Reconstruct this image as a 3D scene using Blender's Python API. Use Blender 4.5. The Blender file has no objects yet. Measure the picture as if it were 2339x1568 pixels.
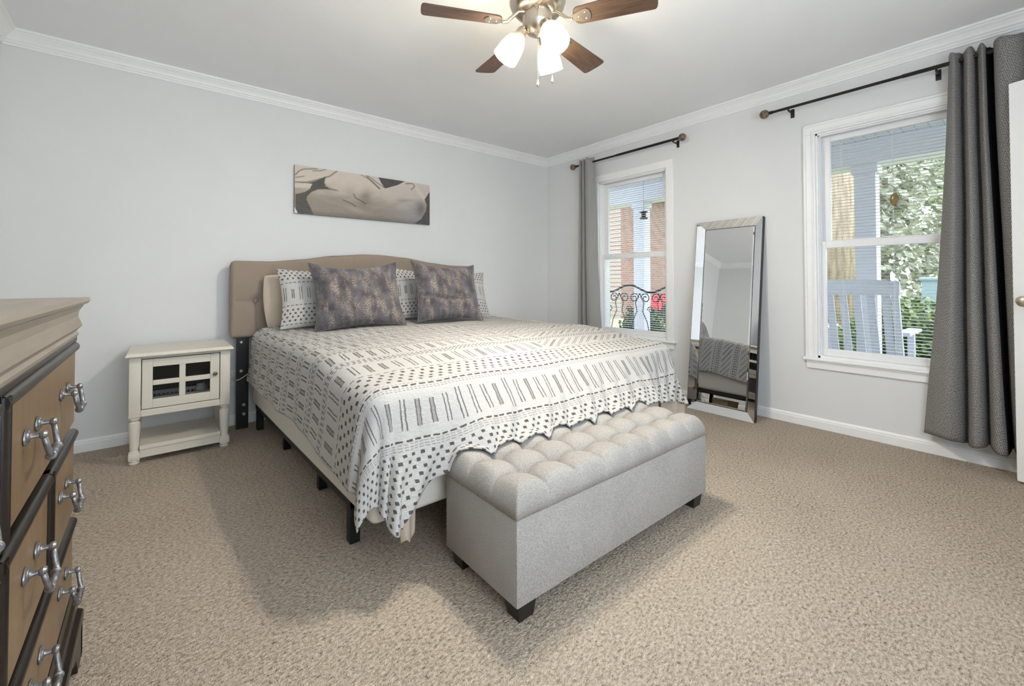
import bpy, bmesh, math, random
from mathutils import Vector, Matrix, noise as mnoise
R = math.radians
PI = math.pi
S = bpy.context.scene
COL = S.collection
random.seed(7)

# ------------------------------------------------------------------ camera
cam_data = bpy.data.cameras.new('camera')
cam = bpy.data.objects.new('camera', cam_data)
COL.objects.link(cam)
S.camera = cam
cam.location = (-3.5418, -3.6621, 1.0190)
yaw, pitch, roll = 0.68666, 0.0172, -0.00214
fw = Vector((math.sin(yaw) * math.cos(pitch), math.cos(yaw) * math.cos(pitch), math.sin(pitch)))
rt = Vector((math.cos(yaw), -math.sin(yaw), 0))
up = rt.cross(fw)
c_, s_ = math.cos(roll), math.sin(roll)
rt2, up2 = rt * c_ + up * s_, up * c_ - rt * s_
cam.rotation_euler = Matrix((rt2, up2, -fw)).transposed().to_euler()
cam_data.sensor_fit = 'HORIZONTAL'
cam_data.sensor_width = 36.0
cam_data.lens = 989.2 / 2339 * 36
cam_data.shift_y = -(784 - 625.9) / 2339
cam_data.clip_start = 0.02

# ------------------------------------------------------------------ world, sun, exposure
w = bpy.data.worlds.new('sky')
S.world = w
w.use_nodes = True
bg = w.node_tree.nodes['Background']
bg.inputs[0].default_value = (0.80, 0.89, 1.0, 1)
bg.inputs[1].default_value = 4.6
sun_data = bpy.data.lights.new('sun', 'SUN')
sun_data.energy = 1.8
sun_data.angle = R(1.5)
sun_data.color = (1.0, 0.93, 0.82)
sun = bpy.data.objects.new('sun', sun_data)
COL.objects.link(sun)
sun.rotation_euler = Vector((-0.70, 0.25, -0.90)).to_track_quat('-Z', 'Y').to_euler()
LAMP = 130.0           # glow of the frosted shades
BULB = 2300.0          # the bulbs inside them
fill_lamp_data = bpy.data.lights.new('daylight', 'AREA')
fill_lamp_data.shape = 'RECTANGLE'; fill_lamp_data.size = 2.4; fill_lamp_data.size_y = 1.7
fill_lamp_data.energy = 26.0
fill_lamp_data.color = (0.86, 0.93, 1.0)
fill_lamp = bpy.data.objects.new('daylight', fill_lamp_data)
COL.objects.link(fill_lamp)
fill_lamp.location = (-2.65, -4.62, 1.10)          # added fill light outside the added rear window, tilted up like ground bounce
fill_lamp.rotation_euler = (R(90 + 42), 0, 0)
S.view_settings.view_transform = 'Standard'
S.view_settings.look = 'None'
S.view_settings.gamma = 1
S.view_settings.use_curve_mapping = False
S.view_settings.exposure = 0.12
S.cycles.use_denoising = True
S.cycles.max_bounces = 10
S.cycles.diffuse_bounces = 6
S.cycles.transparent_max_bounces = 12
S.cycles.sample_clamp_indirect = 6.0
S.cycles.caustics_reflective = False
S.cycles.caustics_refractive = False

# ------------------------------------------------------------------ materials
class X:
    """socket arithmetic for procedural patterns"""
    def __init__(s, nt, v): s.nt, s.v = nt, v
    def op(s, name, *a, clamp=False):
        n = s.nt.nodes.new('ShaderNodeMath'); n.operation = name; n.use_clamp = clamp
        for i, q in enumerate((s,) + a):
            q = q.v if isinstance(q, X) else q
            if isinstance(q, (int, float)): n.inputs[i].default_value = q
            else: s.nt.links.new(q, n.inputs[i])
        return X(s.nt, n.outputs[0])
    def __add__(s, o): return s.op('ADD', o)
    def __sub__(s, o): return s.op('SUBTRACT', o)
    def __mul__(s, o): return s.op('MULTIPLY', o)
    def __truediv__(s, o): return s.op('DIVIDE', o)
    def floor(s): return s.op('FLOOR')
    def fract(s): return s.op('FRACT')
    def abs(s): return s.op('ABSOLUTE')
    def sin(s): return s.op('SINE')
    def gt(s, o): return s.op('GREATER_THAN', o)
    def lt(s, o): return s.op('LESS_THAN', o)
    def mod(s, o): return s.op('FLOORED_MODULO', o)
    def maxi(s, o): return s.op('MAXIMUM', o)
    def mini(s, o): return s.op('MINIMUM', o)
    def within(s, a, b): return s.gt(a) * s.lt(b)

def new_mat(name):
    m = bpy.data.materials.new(name); m.use_nodes = True
    nt = m.node_tree
    return m, nt, nt.nodes['Principled BSDF']

def coords(nt, kind='Object', scale=None):
    tc = nt.nodes.new('ShaderNodeTexCoord')
    if scale is None: return tc.outputs[kind]
    mp = nt.nodes.new('ShaderNodeMapping'); mp.inputs['Scale'].default_value = scale
    nt.links.new(tc.outputs[kind], mp.inputs[0])
    return mp.outputs[0]

def noise_tex(nt, vec, scale, detail=2.0, rough=0.5):
    n = nt.nodes.new('ShaderNodeTexNoise')
    n.inputs['Scale'].default_value = scale; n.inputs['Detail'].default_value = detail
    n.inputs['Roughness'].default_value = rough
    nt.links.new(vec, n.inputs['Vector'])
    return n.outputs[0]

def ramp(nt, fac, stops):
    r = nt.nodes.new('ShaderNodeValToRGB')
    el = r.color_ramp.elements
    while len(el) < len(stops): el.new(0.5)
    for e, (p, c) in zip(el, stops):
        e.position = p; e.color = tuple(c) + (1,)
    nt.links.new(fac.v if isinstance(fac, X) else fac, r.inputs[0])
    return r.outputs[0]

def mix(nt, fac, a, b):
    n = nt.nodes.new('ShaderNodeMix'); n.data_type = 'RGBA'
    for i, q in ((0, fac), (6, a), (7, b)):
        q = q.v if isinstance(q, X) else q
        if isinstance(q, (int, float)): n.inputs[i].default_value = q
        elif isinstance(q, tuple): n.inputs[i].default_value = q + (1,) if len(q) == 3 else q
        else: nt.links.new(q, n.inputs[i])
    return n.outputs[2]

def bump(nt, p, h, strength=0.3, dist=0.01):
    b = nt.nodes.new('ShaderNodeBump')
    b.inputs['Strength'].default_value = strength; b.inputs['Distance'].default_value = dist
    nt.links.new(h.v if isinstance(h, X) else h, b.inputs['Height'])
    nt.links.new(b.outputs[0], p.inputs['Normal'])

def plain(name, col, rough=0.5, metal=0.0, var=0.04, scale=30, bmp=0.0, spec=None, stretch=None):
    m, nt, p = new_mat(name)
    v = coords(nt, 'Object', stretch or (1, 1, 1))
    n = noise_tex(nt, v, scale, 3)
    lo = tuple(max(0, c * (1 - var)) for c in col); hi = tuple(min(1, c * (1 + var)) for c in col)
    nt.links.new(ramp(nt, n, [(0.3, lo), (0.7, hi)]), p.inputs['Base Color'])
    p.inputs['Roughness'].default_value = rough; p.inputs['Metallic'].default_value = metal
    if spec is not None: p.inputs['Specular IOR Level'].default_value = spec
    if bmp: bump(nt, p, n, bmp, 0.003)
    return m

def fabric(name, col, weave=420, var=0.18, bmp=0.35, rough=0.95, sheen=0.0):
    m, nt, p = new_mat(name)
    v = coords(nt)
    a = noise_tex(nt, v, weave, 2)
    b = noise_tex(nt, v, 5, 3)
    f = X(nt, a) * 0.8 + X(nt, b) * 0.2
    lo = tuple(c * (1 - var) for c in col); hi = tuple(min(1, c * (1 + var)) for c in col)
    nt.links.new(ramp(nt, f, [(0.3, lo), (0.7, hi)]), p.inputs['Base Color'])
    p.inputs['Roughness'].default_value = rough
    p.inputs['Specular IOR Level'].default_value = 0.15
    if sheen: p.inputs['Sheen Weight'].default_value = sheen
    bump(nt, p, a, bmp, 0.002)
    return m

M = {}
M['wall'] = plain('wall_paint', (0.73, 0.735, 0.74), 0.85, var=0.012, scale=3)
M['ceiling'] = plain('ceiling_paint', (0.87, 0.87, 0.875), 0.9, var=0.012, scale=3)
M['trim'] = plain('white_trim_paint', (0.87, 0.87, 0.87), 0.4, var=0.01)
M['vinyl'] = plain('white_vinyl', (0.84, 0.84, 0.85), 0.35, var=0.01)
M['black'] = plain('black_metal', (0.012, 0.012, 0.013), 0.45, 0.3, var=0.2)
M['rod'] = plain('dark_bronze', (0.022, 0.020, 0.020), 0.4, 0.6, var=0.2)
M['finial'] = plain('brown_marble', (0.16, 0.115, 0.07), 0.15, var=0.55, scale=45)
M['cream'] = plain('cream_paint', (0.70, 0.655, 0.57), 0.45, var=0.02, scale=12)
M['nickel'] = plain('brushed_nickel', (0.66, 0.58, 0.48), 0.28, 1.0, var=0.05, scale=60)
M['pewter'] = plain('pewter', (0.26, 0.26, 0.275), 0.42, 0.8, var=0.35, scale=120)
M['bolt'] = plain('zinc', (0.6, 0.6, 0.6), 0.3, 1.0)
M['espresso'] = plain('espresso_wood', (0.018, 0.012, 0.010), 0.35, var=0.2)
M['dark_trim'] = plain('dark_trim_wood', (0.012, 0.008, 0.006), 0.30, var=0.3, stretch=(10, 2, 10), scale=8)
M['linen_tan'] = fabric('tan_linen', (0.30, 0.245, 0.20), 480, 0.14)
M['linen_grey'] = fabric('grey_linen', (0.36, 0.34, 0.32), 330, 0.32)
M['cotton'] = fabric('white_cotton', (0.74, 0.71, 0.66), 300, 0.04, 0.2)
M['sheet'] = fabric('tan_sheet', (0.52, 0.44, 0.35), 200, 0.08, 0.2)
M['grey_satin'] = fabric('grey_satin', (0.30, 0.295, 0.285), 700, 0.06, 0.15, rough=0.55, sheen=0.3)
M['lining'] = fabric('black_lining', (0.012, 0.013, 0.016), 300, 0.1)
M['mirror'] = plain('silvered_glass', (0.90, 0.91, 0.92), 0.012, 1.0, var=0.0)
M['red_paint'] = plain('red_paint', (0.55, 0.02, 0.04), 0.3)
M['tyre'] = plain('tyre_rubber', (0.02, 0.02, 0.02), 0.8)
M['dark_glass'] = plain('dark_glass', (0.03, 0.035, 0.04), 0.08)
M['porch_white'] = plain('porch_white', (0.66, 0.67, 0.74), 0.6, var=0.02)
M['rocker'] = plain('rocker_paint', (0.58, 0.60, 0.68), 0.55, var=0.05)
M['deck'] = plain('porch_concrete', (0.30, 0.30, 0.31), 0.9, var=0.12, scale=14)
M['siding'] = plain('white_siding', (0.78, 0.78, 0.78), 0.7, var=0.03)
M['roof'] = plain('grey_shingle', (0.16, 0.15, 0.15), 0.9, var=0.3, scale=25)
M['bin'] = plain('blue_grey_plastic', (0.26, 0.36, 0.42), 0.5)
M['card'] = plain('tan_card', (0.55, 0.46, 0.30), 0.8, var=0.06)
M['white_plastic'] = plain('white_plastic', (0.78, 0.78, 0.77), 0.4, var=0.01)
M['amber'] = plain('amber_glass', (0.20, 0.14, 0.045), 0.2, var=0.4, scale=60)
M['wand'] = plain('brown_wand', (0.055, 0.04, 0.03), 0.4)
M['cabinet_dark'] = plain('dark_interior', (0.10, 0.10, 0.10), 0.7)

def glass_mat(name, tint=(0.97, 0.985, 0.98), gl=0.002):
    m, nt, p = new_mat(name)
    nt.nodes.remove(p)
    out = nt.nodes['Material Output']
    t = nt.nodes.new('ShaderNodeBsdfTransparent'); t.inputs[0].default_value = tint + (1,)
    g = nt.nodes.new('ShaderNodeBsdfGlossy'); g.inputs['Roughness'].default_value = 0.12
    mx = nt.nodes.new('ShaderNodeMixShader'); mx.inputs[0].default_value = gl
    nt.links.new(t.outputs[0], mx.inputs[1]); nt.links.new(g.outputs[0], mx.inputs[2])
    nt.links.new(mx.outputs[0], out.inputs[0])
    return m
M['glass'] = glass_mat('window_glass')
M['cab_glass'] = glass_mat('cabinet_glass', (0.72, 0.73, 0.74), 0.02)

def carpet_mat():
    m, nt, p = new_mat('beige_carpet')
    v = coords(nt)
    vo = nt.nodes.new('ShaderNodeTexVoronoi'); vo.inputs['Scale'].default_value = 150
    nt.links.new(v, vo.inputs['Vector'])
    fine = noise_tex(nt, v, 330, 2, 0.6)
    mid = noise_tex(nt, v, 95, 3, 0.6)
    mp = nt.nodes.new('ShaderNodeMapping'); mp.inputs['Rotation'].default_value = (0, 0, R(-38)); mp.inputs['Scale'].default_value = (1.0, 2.1, 1.0)
    tc2 = nt.nodes.new('ShaderNodeTexCoord'); nt.links.new(tc2.outputs['Object'], mp.inputs[0])
    tuft = noise_tex(nt, mp.outputs[0], 62, 3, 0.62)
    big = noise_tex(nt, v, 2.2, 3)
    h = X(nt, fine) * 0.30 + X(nt, mid) * 0.28 + X(nt, tuft) * 0.36 + X(nt, big) * 0.06
    nt.links.new(ramp(nt, h, [(0.36, (0.065, 0.047, 0.037)), (0.43, (0.325, 0.265, 0.205)), (0.50, (0.50, 0.42, 0.335)), (0.62, (0.74, 0.65, 0.545))]), p.inputs['Base Color'])
    p.inputs['Roughness'].default_value = 1.0
    p.inputs['Specular IOR Level'].default_value = 0.05
    hh = X(nt, fine) * 0.5 + X(nt, mid) * 0.6 + X(nt, tuft) * 1.2 + X(nt, vo.outputs['Distance']) * -0.4
    bump(nt, p, hh, 0.9, 0.010)
    return m
M['carpet'] = carpet_mat()

def wood_mat(name, a, b, rough, stretch, scale=6, spec=0.5):
    m, nt, p = new_mat(name)
    v = coords(nt, 'Object', stretch)
    n = noise_tex(nt, v, scale, 5, 0.6)
    nt.links.new(ramp(nt, n, [(0.35, a), (0.65, b)]), p.inputs['Base Color'])
    p.inputs['Roughness'].default_value = rough
    p.inputs['Specular IOR Level'].default_value = spec
    return m
M['drawer'] = wood_mat('brown_satin_wood', (0.17, 0.105, 0.052), (0.21, 0.135, 0.068), 0.33, (6, 6, 0.6), 5)
M['dresser_top'] = wood_mat('taupe_wood', (0.25, 0.21, 0.165), (0.30, 0.255, 0.205), 0.38, (9, 1, 9), 4)
M['blade'] = wood_mat('walnut_blade', (0.050, 0.029, 0.019), (0.115, 0.068, 0.043), 0.45, (2.2, 26, 10), 3)

def shade_mat():
    m, nt, p = new_mat('lit_frosted_glass')
    v = coords(nt, 'Generated')
    sp = nt.nodes.new('ShaderNodeSeparateXYZ'); nt.links.new(v, sp.inputs[0])
    z = X(nt, sp.outputs[2])
    p.inputs['Base Color'].default_value = (0.62, 0.56, 0.46, 1)
    p.inputs['Roughness'].default_value = 0.4
    p.inputs['Emission Color'].default_value = (1.0, 0.88, 0.68, 1)
    st = ((z * -1.0 + 1.0).op('POWER', 4.0) * 0.99 + 0.0012) * LAMP
    nt.links.new(st.v, p.inputs['Emission Strength'])
    return m
M['shade'] = shade_mat()
def bulb_mat():
    m, nt, p = new_mat('lit_bulb')
    p.inputs['Emission Color'].default_value = (1.0, 0.935, 0.82, 1)
    p.inputs['Emission Strength'].default_value = BULB
    return m
M['bulb'] = bulb_mat()

def uv_xy(nt):
    t = nt.nodes.new('ShaderNodeUVMap')
    sp = nt.nodes.new('ShaderNodeSeparateXYZ'); nt.links.new(t.outputs[0], sp.inputs[0])
    return X(nt, sp.outputs[0]), X(nt, sp.outputs[1])

def band_dots(u, v, a, rows, pu=0.040, pv=0.030, size=0.5):
    vv = (v - a) / pv
    row = vv.floor()
    uu = u / pu + row * 0.5
    d = (uu.fract() - 0.5).abs().lt(size * 0.36) * (vv.fract() - 0.5).abs().lt(size * 0.5)
    return d * vv.within(0.0, float(rows))
def band_dash(u, v, v0, wid=0.006, p=0.028, duty=0.62):
    return (u / p).fract().lt(duty) * (v - v0).abs().lt(wid / 2)
def band_bars(u, v, a, b, p=0.062, wob=None):
    uu = u / p
    if wob is not None: uu = uu + wob
    f = uu.fract()
    idx = uu.floor()
    rnd = ((idx * 12.9898).sin() * 43758.5).fract()
    ins = rnd * ((b - a) * 0.16)
    edge = (v - (a + b) / 2).abs().lt((ins * -1.0) + (b - a) / 2 * 0.93)
    inner = f.within(0.22, 0.58) * edge
    core = f.within(0.31, 0.49) * edge
    filled = rnd.gt(0.68)
    line = (inner - core)
    return line, core, edge, filled

def boho(name, mode):
    m, nt, p = new_mat(name)
    u, v = uv_xy(nt)
    vec = coords(nt, 'UV')
    wob = (X(nt, noise_tex(nt, vec, 45, 2)) - 0.5)
    wu = wob * 0.008
    u = u + wu; v = v + (X(nt, noise_tex(nt, vec, 60, 2)) - 0.5) * 0.006
    dark, grey = None, None
    def addd(q):
        nonlocal dark; dark = q if dark is None else dark.maxi(q)
    def addg(q):
        nonlocal grey; grey = q if grey is None else grey.maxi(q)
    def bars(a, b, pch, uu=None, fill=0.8):
        l, c, e, f = band_bars(uu or u, v, a, b, pch)
        addd(l * 0.85); addg(c * f * fill)
    if mode == 'duvet':
        addd(band_dots(u, v, -0.166, 12, 0.036, 0.022))
        for q in (0.104, 0.113, 0.122): addg(band_dash(u, v, q, 0.003, 0.02, 0.7))
        addd(band_dash(u, v, 0.133, 0.007, 0.034, 0.7))
        bars(0.150, 0.292, 0.058)
        for q in (0.305, 0.314, 0.339): addg(band_dash(u, v, q, 0.0035, 0.016, 0.65))
        addd(band_dash(u, v, 0.326, 0.008, 0.036, 0.7))
        addd(band_dots(u, v, 0.350, 4, 0.044, 0.036, 0.48))
        addd(band_dash(u, v, 0.503, 0.005, 0.034, 0.6))
        gate = (u.abs()).lt(0.72)
        # herringbone: the bars swing over to the other slant on the far side of the bed
        us = u - ((v - 0.5) * 1.5) * u.gt(0.12)
        ud = u - ((v - 0.5) * 1.3) * gate
        bars(0.520, 0.645, 0.062, us, 0.9)
        addd(band_dash(ud, v, 0.660, 0.005, 0.026)); addd(band_dash(ud, v, 0.676, 0.008, 0.023, 0.55)); addd(band_dash(ud, v, 0.692, 0.008, 0.023, 0.55)); addg(band_dash(ud, v, 0.708, 0.004, 0.02))
        period = 0.200
        vr = (v - 0.715).mod(period)
        on = v.gt(0.715)
        uu = us / 0.060
        f = uu.fract()
        eb = vr.within(0.012, 0.098)
        addd(f.within(0.22, 0.32) * eb * on * 0.9); addd(f.within(0.50, 0.60) * eb * on * 0.9)
        addg(f.within(0.32, 0.50) * eb * on * (((uu.floor() * 12.9898).sin() * 43758.5).fract().gt(0.75)) * 0.7)
        for q, wd, pp in ((0.114, 0.004, 0.02), (0.130, 0.008, 0.023), (0.146, 0.008, 0.023), (0.162, 0.004, 0.02), (0.182, 0.007, 0.026)):
            addd((ud / pp).fract().lt(0.58) * (vr - q).abs().lt(wd / 2) * on * 0.95)
    else:
        addd(band_dots(u, v, 0.035, 4, 0.034, 0.024))
        addd(band_dash(u, v, 0.022, 0.005)); addd(band_dash(u, v, 0.150, 0.005))
        bars(0.180, 0.285, 0.052)
        addd(band_dash(u, v, 0.315, 0.005))
        addd(band_dots(u, v, 0.335, 4, 0.034, 0.024))
        addd(band_dash(u, v, 0.455, 0.005))
    cl = noise_tex(nt, vec, 260, 2)
    base = ramp(nt, cl, [(0.3, (0.45, 0.437, 0.42)), (0.7, (0.535, 0.522, 0.505))])
    c1 = mix(nt, grey * 0.75, base, (0.20, 0.18, 0.165))
    c2 = mix(nt, dark * 0.92, c1, (0.065, 0.055, 0.052))
    nt.links.new(c2, p.inputs['Base Color'])
    p.inputs['Roughness'].default_value = 0.95
    p.inputs['Specular IOR Level'].default_value = 0.1
    crinkle = noise_tex(nt, coords(nt, 'UV', (1.0, 2.2, 1.0)), 38, 4, 0.6)
    bump(nt, p, X(nt, crinkle) + X(nt, cl) * 0.15, 0.5, 0.008)
    return m
M['duvet'] = boho('patterned_duvet_cotton', 'duvet')
M['sham'] = boho('patterned_sham_cotton', 'sham')

def velvet_mat():
    m, nt, p = new_mat('charcoal_velvet_gold_flecks')
    vec = coords(nt, 'UV')
    streak = noise_tex(nt, coords(nt, 'UV', (2.0, 0.7, 1)), 8, 3, 0.6)
    fleck = noise_tex(nt, coords(nt, 'UV', (1.6, 0.9, 1)), 130, 2, 0.65)
    d = X(nt, noise_tex(nt, vec, 12, 3))
    base = ramp(nt, d, [(0.35, (0.050, 0.044, 0.050)), (0.65, (0.115, 0.105, 0.118))])
    f = ((X(nt, streak) - 0.46) * 4.5).op('MULTIPLY', 1.0, clamp=True)
    k = ((X(nt, fleck) - 0.49) * 10.0).op('MULTIPLY', 1.0, clamp=True)
    col = mix(nt, f * k, base, (0.62, 0.49, 0.37))
    nt.links.new(col, p.inputs['Base Color'])
    p.inputs['Roughness'].default_value = 0.75
    p.inputs['Sheen Weight'].default_value = 0.25
    p.inputs['Sheen Tint'].default_value = (0.75, 0.78, 0.95, 1)
    bump(nt, p, noise_tex(nt, vec, 160, 2), 0.3, 0.003)
    return m
M['velvet'] = velvet_mat()

def weave_mat():
    m, nt, p = new_mat('black_white_basketweave')
    u, v = uv_xy(nt)
    a = (u * 520.0 + v * 260.0).sin(); b = (u * 520.0 - v * 520.0).sin()
    g = (a * b)
    big = X(nt, noise_tex(nt, coords(nt, 'UV'), 180, 2)) - 0.5
    k = ((g + big * 1.6) * 1.6 + 0.5).op('MULTIPLY', 1.0, clamp=True)
    nt.links.new(mix(nt, k, (0.030, 0.030, 0.033), (0.46, 0.44, 0.425)), p.inputs['Base Color'])
    p.inputs['Roughness'].default_value = 0.9
    p.inputs['Specular IOR Level'].default_value = 0.1
    bump(nt, p, k, 0.35, 0.002)
    return m
M['weave'] = weave_mat()

def painted(name, rough=0.6):
    m, nt, p = new_mat(name)
    a = nt.nodes.new('ShaderNodeVertexColor'); a.layer_name = 'paint'
    n = noise_tex(nt, coords(nt, 'UV', (1, 3, 1)), 18, 4, 0.65)
    nt.links.new(mix(nt, 0.07, a.outputs[0], ramp(nt, n, [(0.35, (0.05, 0.045, 0.045)), (0.65, (0.7, 0.62, 0.56))])), p.inputs['Base Color'])
    p.inputs['Roughness'].default_value = rough
    return m
M['canvas_paint'] = painted('painted_canvas')

def brick_mat(name, c1, c2, mortar):
    m, nt, p = new_mat(name)
    b = nt.nodes.new('ShaderNodeTexBrick')
    b.inputs['Scale'].default_value = 1.0
    b.inputs['Color1'].default_value = c1 + (1,); b.inputs['Color2'].default_value = c2 + (1,); b.inputs['Mortar'].default_value = mortar + (1,)
    b.inputs['Brick Width'].default_value = 0.21; b.inputs['Row Height'].default_value = 0.075; b.inputs['Mortar Size'].default_value = 0.012
    mp = nt.nodes.new('ShaderNodeMapping'); mp.inputs['Rotation'].default_value = (R(90), 0, 0)
    tc = nt.nodes.new('ShaderNodeTexCoord')
    nt.links.new(tc.outputs['Object'], mp.inputs[0]); nt.links.new(mp.outputs[0], b.inputs['Vector'])
    nt.links.new(b.outputs[0], p.inputs['Base Color'])
    p.inputs['Roughness'].default_value = 0.9
    return m
M['brick'] = brick_mat('red_brick', (0.24, 0.13, 0.10), (0.31, 0.18, 0.135), (0.36, 0.32, 0.29))

def leaf_mat(name, a, b):
    m, nt, p = new_mat(name)
    n = noise_tex(nt, coords(nt), 9, 3)
    nt.links.new(ramp(nt, n, [(0.35, a), (0.65, b)]), p.inputs['Base Color'])
    p.inputs['Roughness'].default_value = 0.6
    return m
M['leaf'] = leaf_mat('green_leaves', (0.07, 0.13, 0.03), (0.26, 0.34, 0.10))
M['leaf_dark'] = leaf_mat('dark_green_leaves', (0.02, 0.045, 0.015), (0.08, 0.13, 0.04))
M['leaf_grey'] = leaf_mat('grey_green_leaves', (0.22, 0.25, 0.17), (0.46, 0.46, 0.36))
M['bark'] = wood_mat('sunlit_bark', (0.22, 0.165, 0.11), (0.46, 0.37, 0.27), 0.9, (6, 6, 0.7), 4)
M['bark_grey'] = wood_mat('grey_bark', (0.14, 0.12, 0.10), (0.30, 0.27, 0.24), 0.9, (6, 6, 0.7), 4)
M['lawn'] = plain('dry_lawn', (0.40, 0.40, 0.20), 0.95, var=0.35, scale=6)
def bead_mat():
    m, nt, p = new_mat('beadboard_paint')
    sp = nt.nodes.new('ShaderNodeSeparateXYZ'); nt.links.new(coords(nt), sp.inputs[0])
    g = (X(nt, sp.outputs[1]) / 0.09).fract().lt(0.08)
    nt.links.new(mix(nt, g, (0.60, 0.61, 0.68), (0.30, 0.31, 0.36)), p.inputs['Base Color'])
    p.inputs['Roughness'].default_value = 0.6
    return m
M['bead'] = bead_mat()

# ------------------------------------------------------------------ mesh helpers
class MB:
    def __init__(s): s.v, s.f, s.uv = [], [], None
    def add(s, vs, fs, mtx=None):
        o = len(s.v)
        s.v += [tuple(mtx @ Vector(q)) if mtx else tuple(q) for q in vs]
        s.f += [tuple(i + o for i in f) for f in fs]
        return s
    def box(s, x0, x1, y0, y1, z0, z1, bev=0.0, seg=2, mtx=None):
        x0, x1 = sorted((x0, x1)); y0, y1 = sorted((y0, y1)); z0, z1 = sorted((z0, z1))
        bev = min(bev, (x1 - x0) * .49, (y1 - y0) * .49, (z1 - z0) * .49)
        if bev <= 0:
            vs = [(x, y, z) for x in (x0, x1) for y in (y0, y1) for z in (z0, z1)]
            fs = [(0, 1, 3, 2), (4, 6, 7, 5), (0, 4, 5, 1), (2, 3, 7, 6), (0, 2, 6, 4), (1, 5, 7, 3)]
            return s.add(vs, fs, mtx)
        bm = bmesh.new(); bmesh.ops.create_cube(bm, size=1)
        for q in bm.verts:
            q.co = Vector(((x0 + x1) / 2 + q.co.x * (x1 - x0), (y0 + y1) / 2 + q.co.y * (y1 - y0), (z0 + z1) / 2 + q.co.z * (z1 - z0)))
        bmesh.ops.bevel(bm, geom=bm.edges[:], offset=bev, segments=seg, profile=0.5, affect='EDGES')
        bm.verts.index_update()
        s.add([q.co[:] for q in bm.verts], [[q.index for q in f.verts] for f in bm.faces], mtx)
        bm.free(); return s
    def lathe(s, prof, n=24, mtx=None, cap=True):
        vs, fs = [], []
        k = len(prof)
        for i in range(n):
            a = 2 * PI * i / n
            vs += [(r * math.cos(a), r * math.sin(a), z) for r, z in prof]
        for i in range(n):
            j = (i + 1) % n
            fs += [(i * k + t, j * k + t, j * k + t + 1, i * k + t + 1) for t in range(k - 1)]
        if cap:
            if prof[0][0] > 1e-5: fs.append(tuple(i * k for i in reversed(range(n))))
            if prof[-1][0] > 1e-5: fs.append(tuple(i * k + k - 1 for i in range(n)))
        return s.add(vs, fs, mtx)
    def tube(s, pts, r, n=8, mtx=None, closed=False):
        pts = [Vector(p) for p in pts]; k = len(pts)
        rr = r if isinstance(r, (list, tuple)) else [r] * k
        vs, fs = [], []
        t0 = (pts[1] - pts[0]).normalized()
        ref = Vector((0, 0, 1)) if abs(t0.z) < 0.9 else Vector((1, 0, 0))
        nrm = (ref - t0 * ref.dot(t0)).normalized()
        for i, q in enumerate(pts):
            if closed: t = (pts[(i + 1) % k] - pts[i - 1]).normalized()
            else: t = (pts[min(i + 1, k - 1)] - pts[max(i - 1, 0)]).normalized()
            nrm = (nrm - t * nrm.dot(t))
            nrm = nrm.normalized() if nrm.length > 1e-6 else t.orthogonal().normalized()
            b = t.cross(nrm)
            vs += [tuple(q + (nrm * math.cos(2 * PI * j / n) + b * math.sin(2 * PI * j / n)) * rr[i]) for j in range(n)]
        m = k if closed else k - 1
        for i in range(m):
            a, c = i * n, ((i + 1) % k) * n
            fs += [(a + j, a + (j + 1) % n, c + (j + 1) % n, c + j) for j in range(n)]
        if not closed:
            fs.append(tuple(reversed(range(n)))); fs.append(tuple((k - 1) * n + j for j in range(n)))
        return s.add(vs, fs, mtx)
    def prism(s, poly, d0, d1, axis='y', mtx=None):
        """extrude a 2-D outline between two depths along an axis"""
        def P(a, b, d): return {'y': (a, d, b), 'x': (d, a, b), 'z': (a, b, d)}[axis]
        n = len(poly)
        vs = [P(a, b, d0) for a, b in poly] + [P(a, b, d1) for a, b in poly]
        fs = [tuple(range(n)), tuple(reversed(range(n, 2 * n)))] + [(i, (i + 1) % n, n + (i + 1) % n, n + i) for i in range(n)]
        return s.add(vs, fs, mtx)
    def grid(s, nu, nv, fn, uvfn=None):
        o = len(s.v)
        for j in range(nv + 1):
            for i in range(nu + 1):
                s.v.append(tuple(fn(i / nu, j / nv)))
                if uvfn:
                    if s.uv is None: s.uv = {}
                    s.uv[len(s.v) - 1] = uvfn(i / nu, j / nv)
        for j in range(nv):
            for i in range(nu):
                a = o + j * (nu + 1) + i
                s.f.append((a, a + 1, a + nu + 2, a + nu + 1))
        return s
    def sphere(s, c, r, n=16, sc=(1, 1, 1)):
        prof = [(max(1e-6, r * math.sin(PI * i / n)), -r * math.cos(PI * i / n)) for i in range(n + 1)]
        return s.lathe(prof, n * 2, Matrix.Translation(c) @ Matrix.Diagonal((*sc, 1)), cap=False)
    def build(s, name, mat, parent=None, smooth=False, loc=None, normals=True):
        me = bpy.data.meshes.new(name)
        me.from_pydata(s.v, [], s.f)
        if normals:
            bm = bmesh.new(); bm.from_mesh(me)
            bmesh.ops.remove_doubles(bm, verts=bm.verts, dist=1e-6) if s.uv is None else None
            bmesh.ops.recalc_face_normals(bm, faces=bm.faces[:])
            bm.to_mesh(me); bm.free()
        if s.uv is not None:
            lay = me.uv_layers.new(name='UVMap')
            for lp in me.loops:
                lay.data[lp.index].uv = s.uv.get(lp.vertex_index, (0, 0))
        me.materials.append(M[mat] if isinstance(mat, str) else mat)
        if smooth:
            for q in me.polygons: q.use_smooth = True
            if smooth == 'auto': me.set_sharp_from_angle(angle=R(38))
        o = bpy.data.objects.new(name, me)
        COL.objects.link(o)
        if parent: o.parent = parent
        if loc: o.location = loc
        return o

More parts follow.
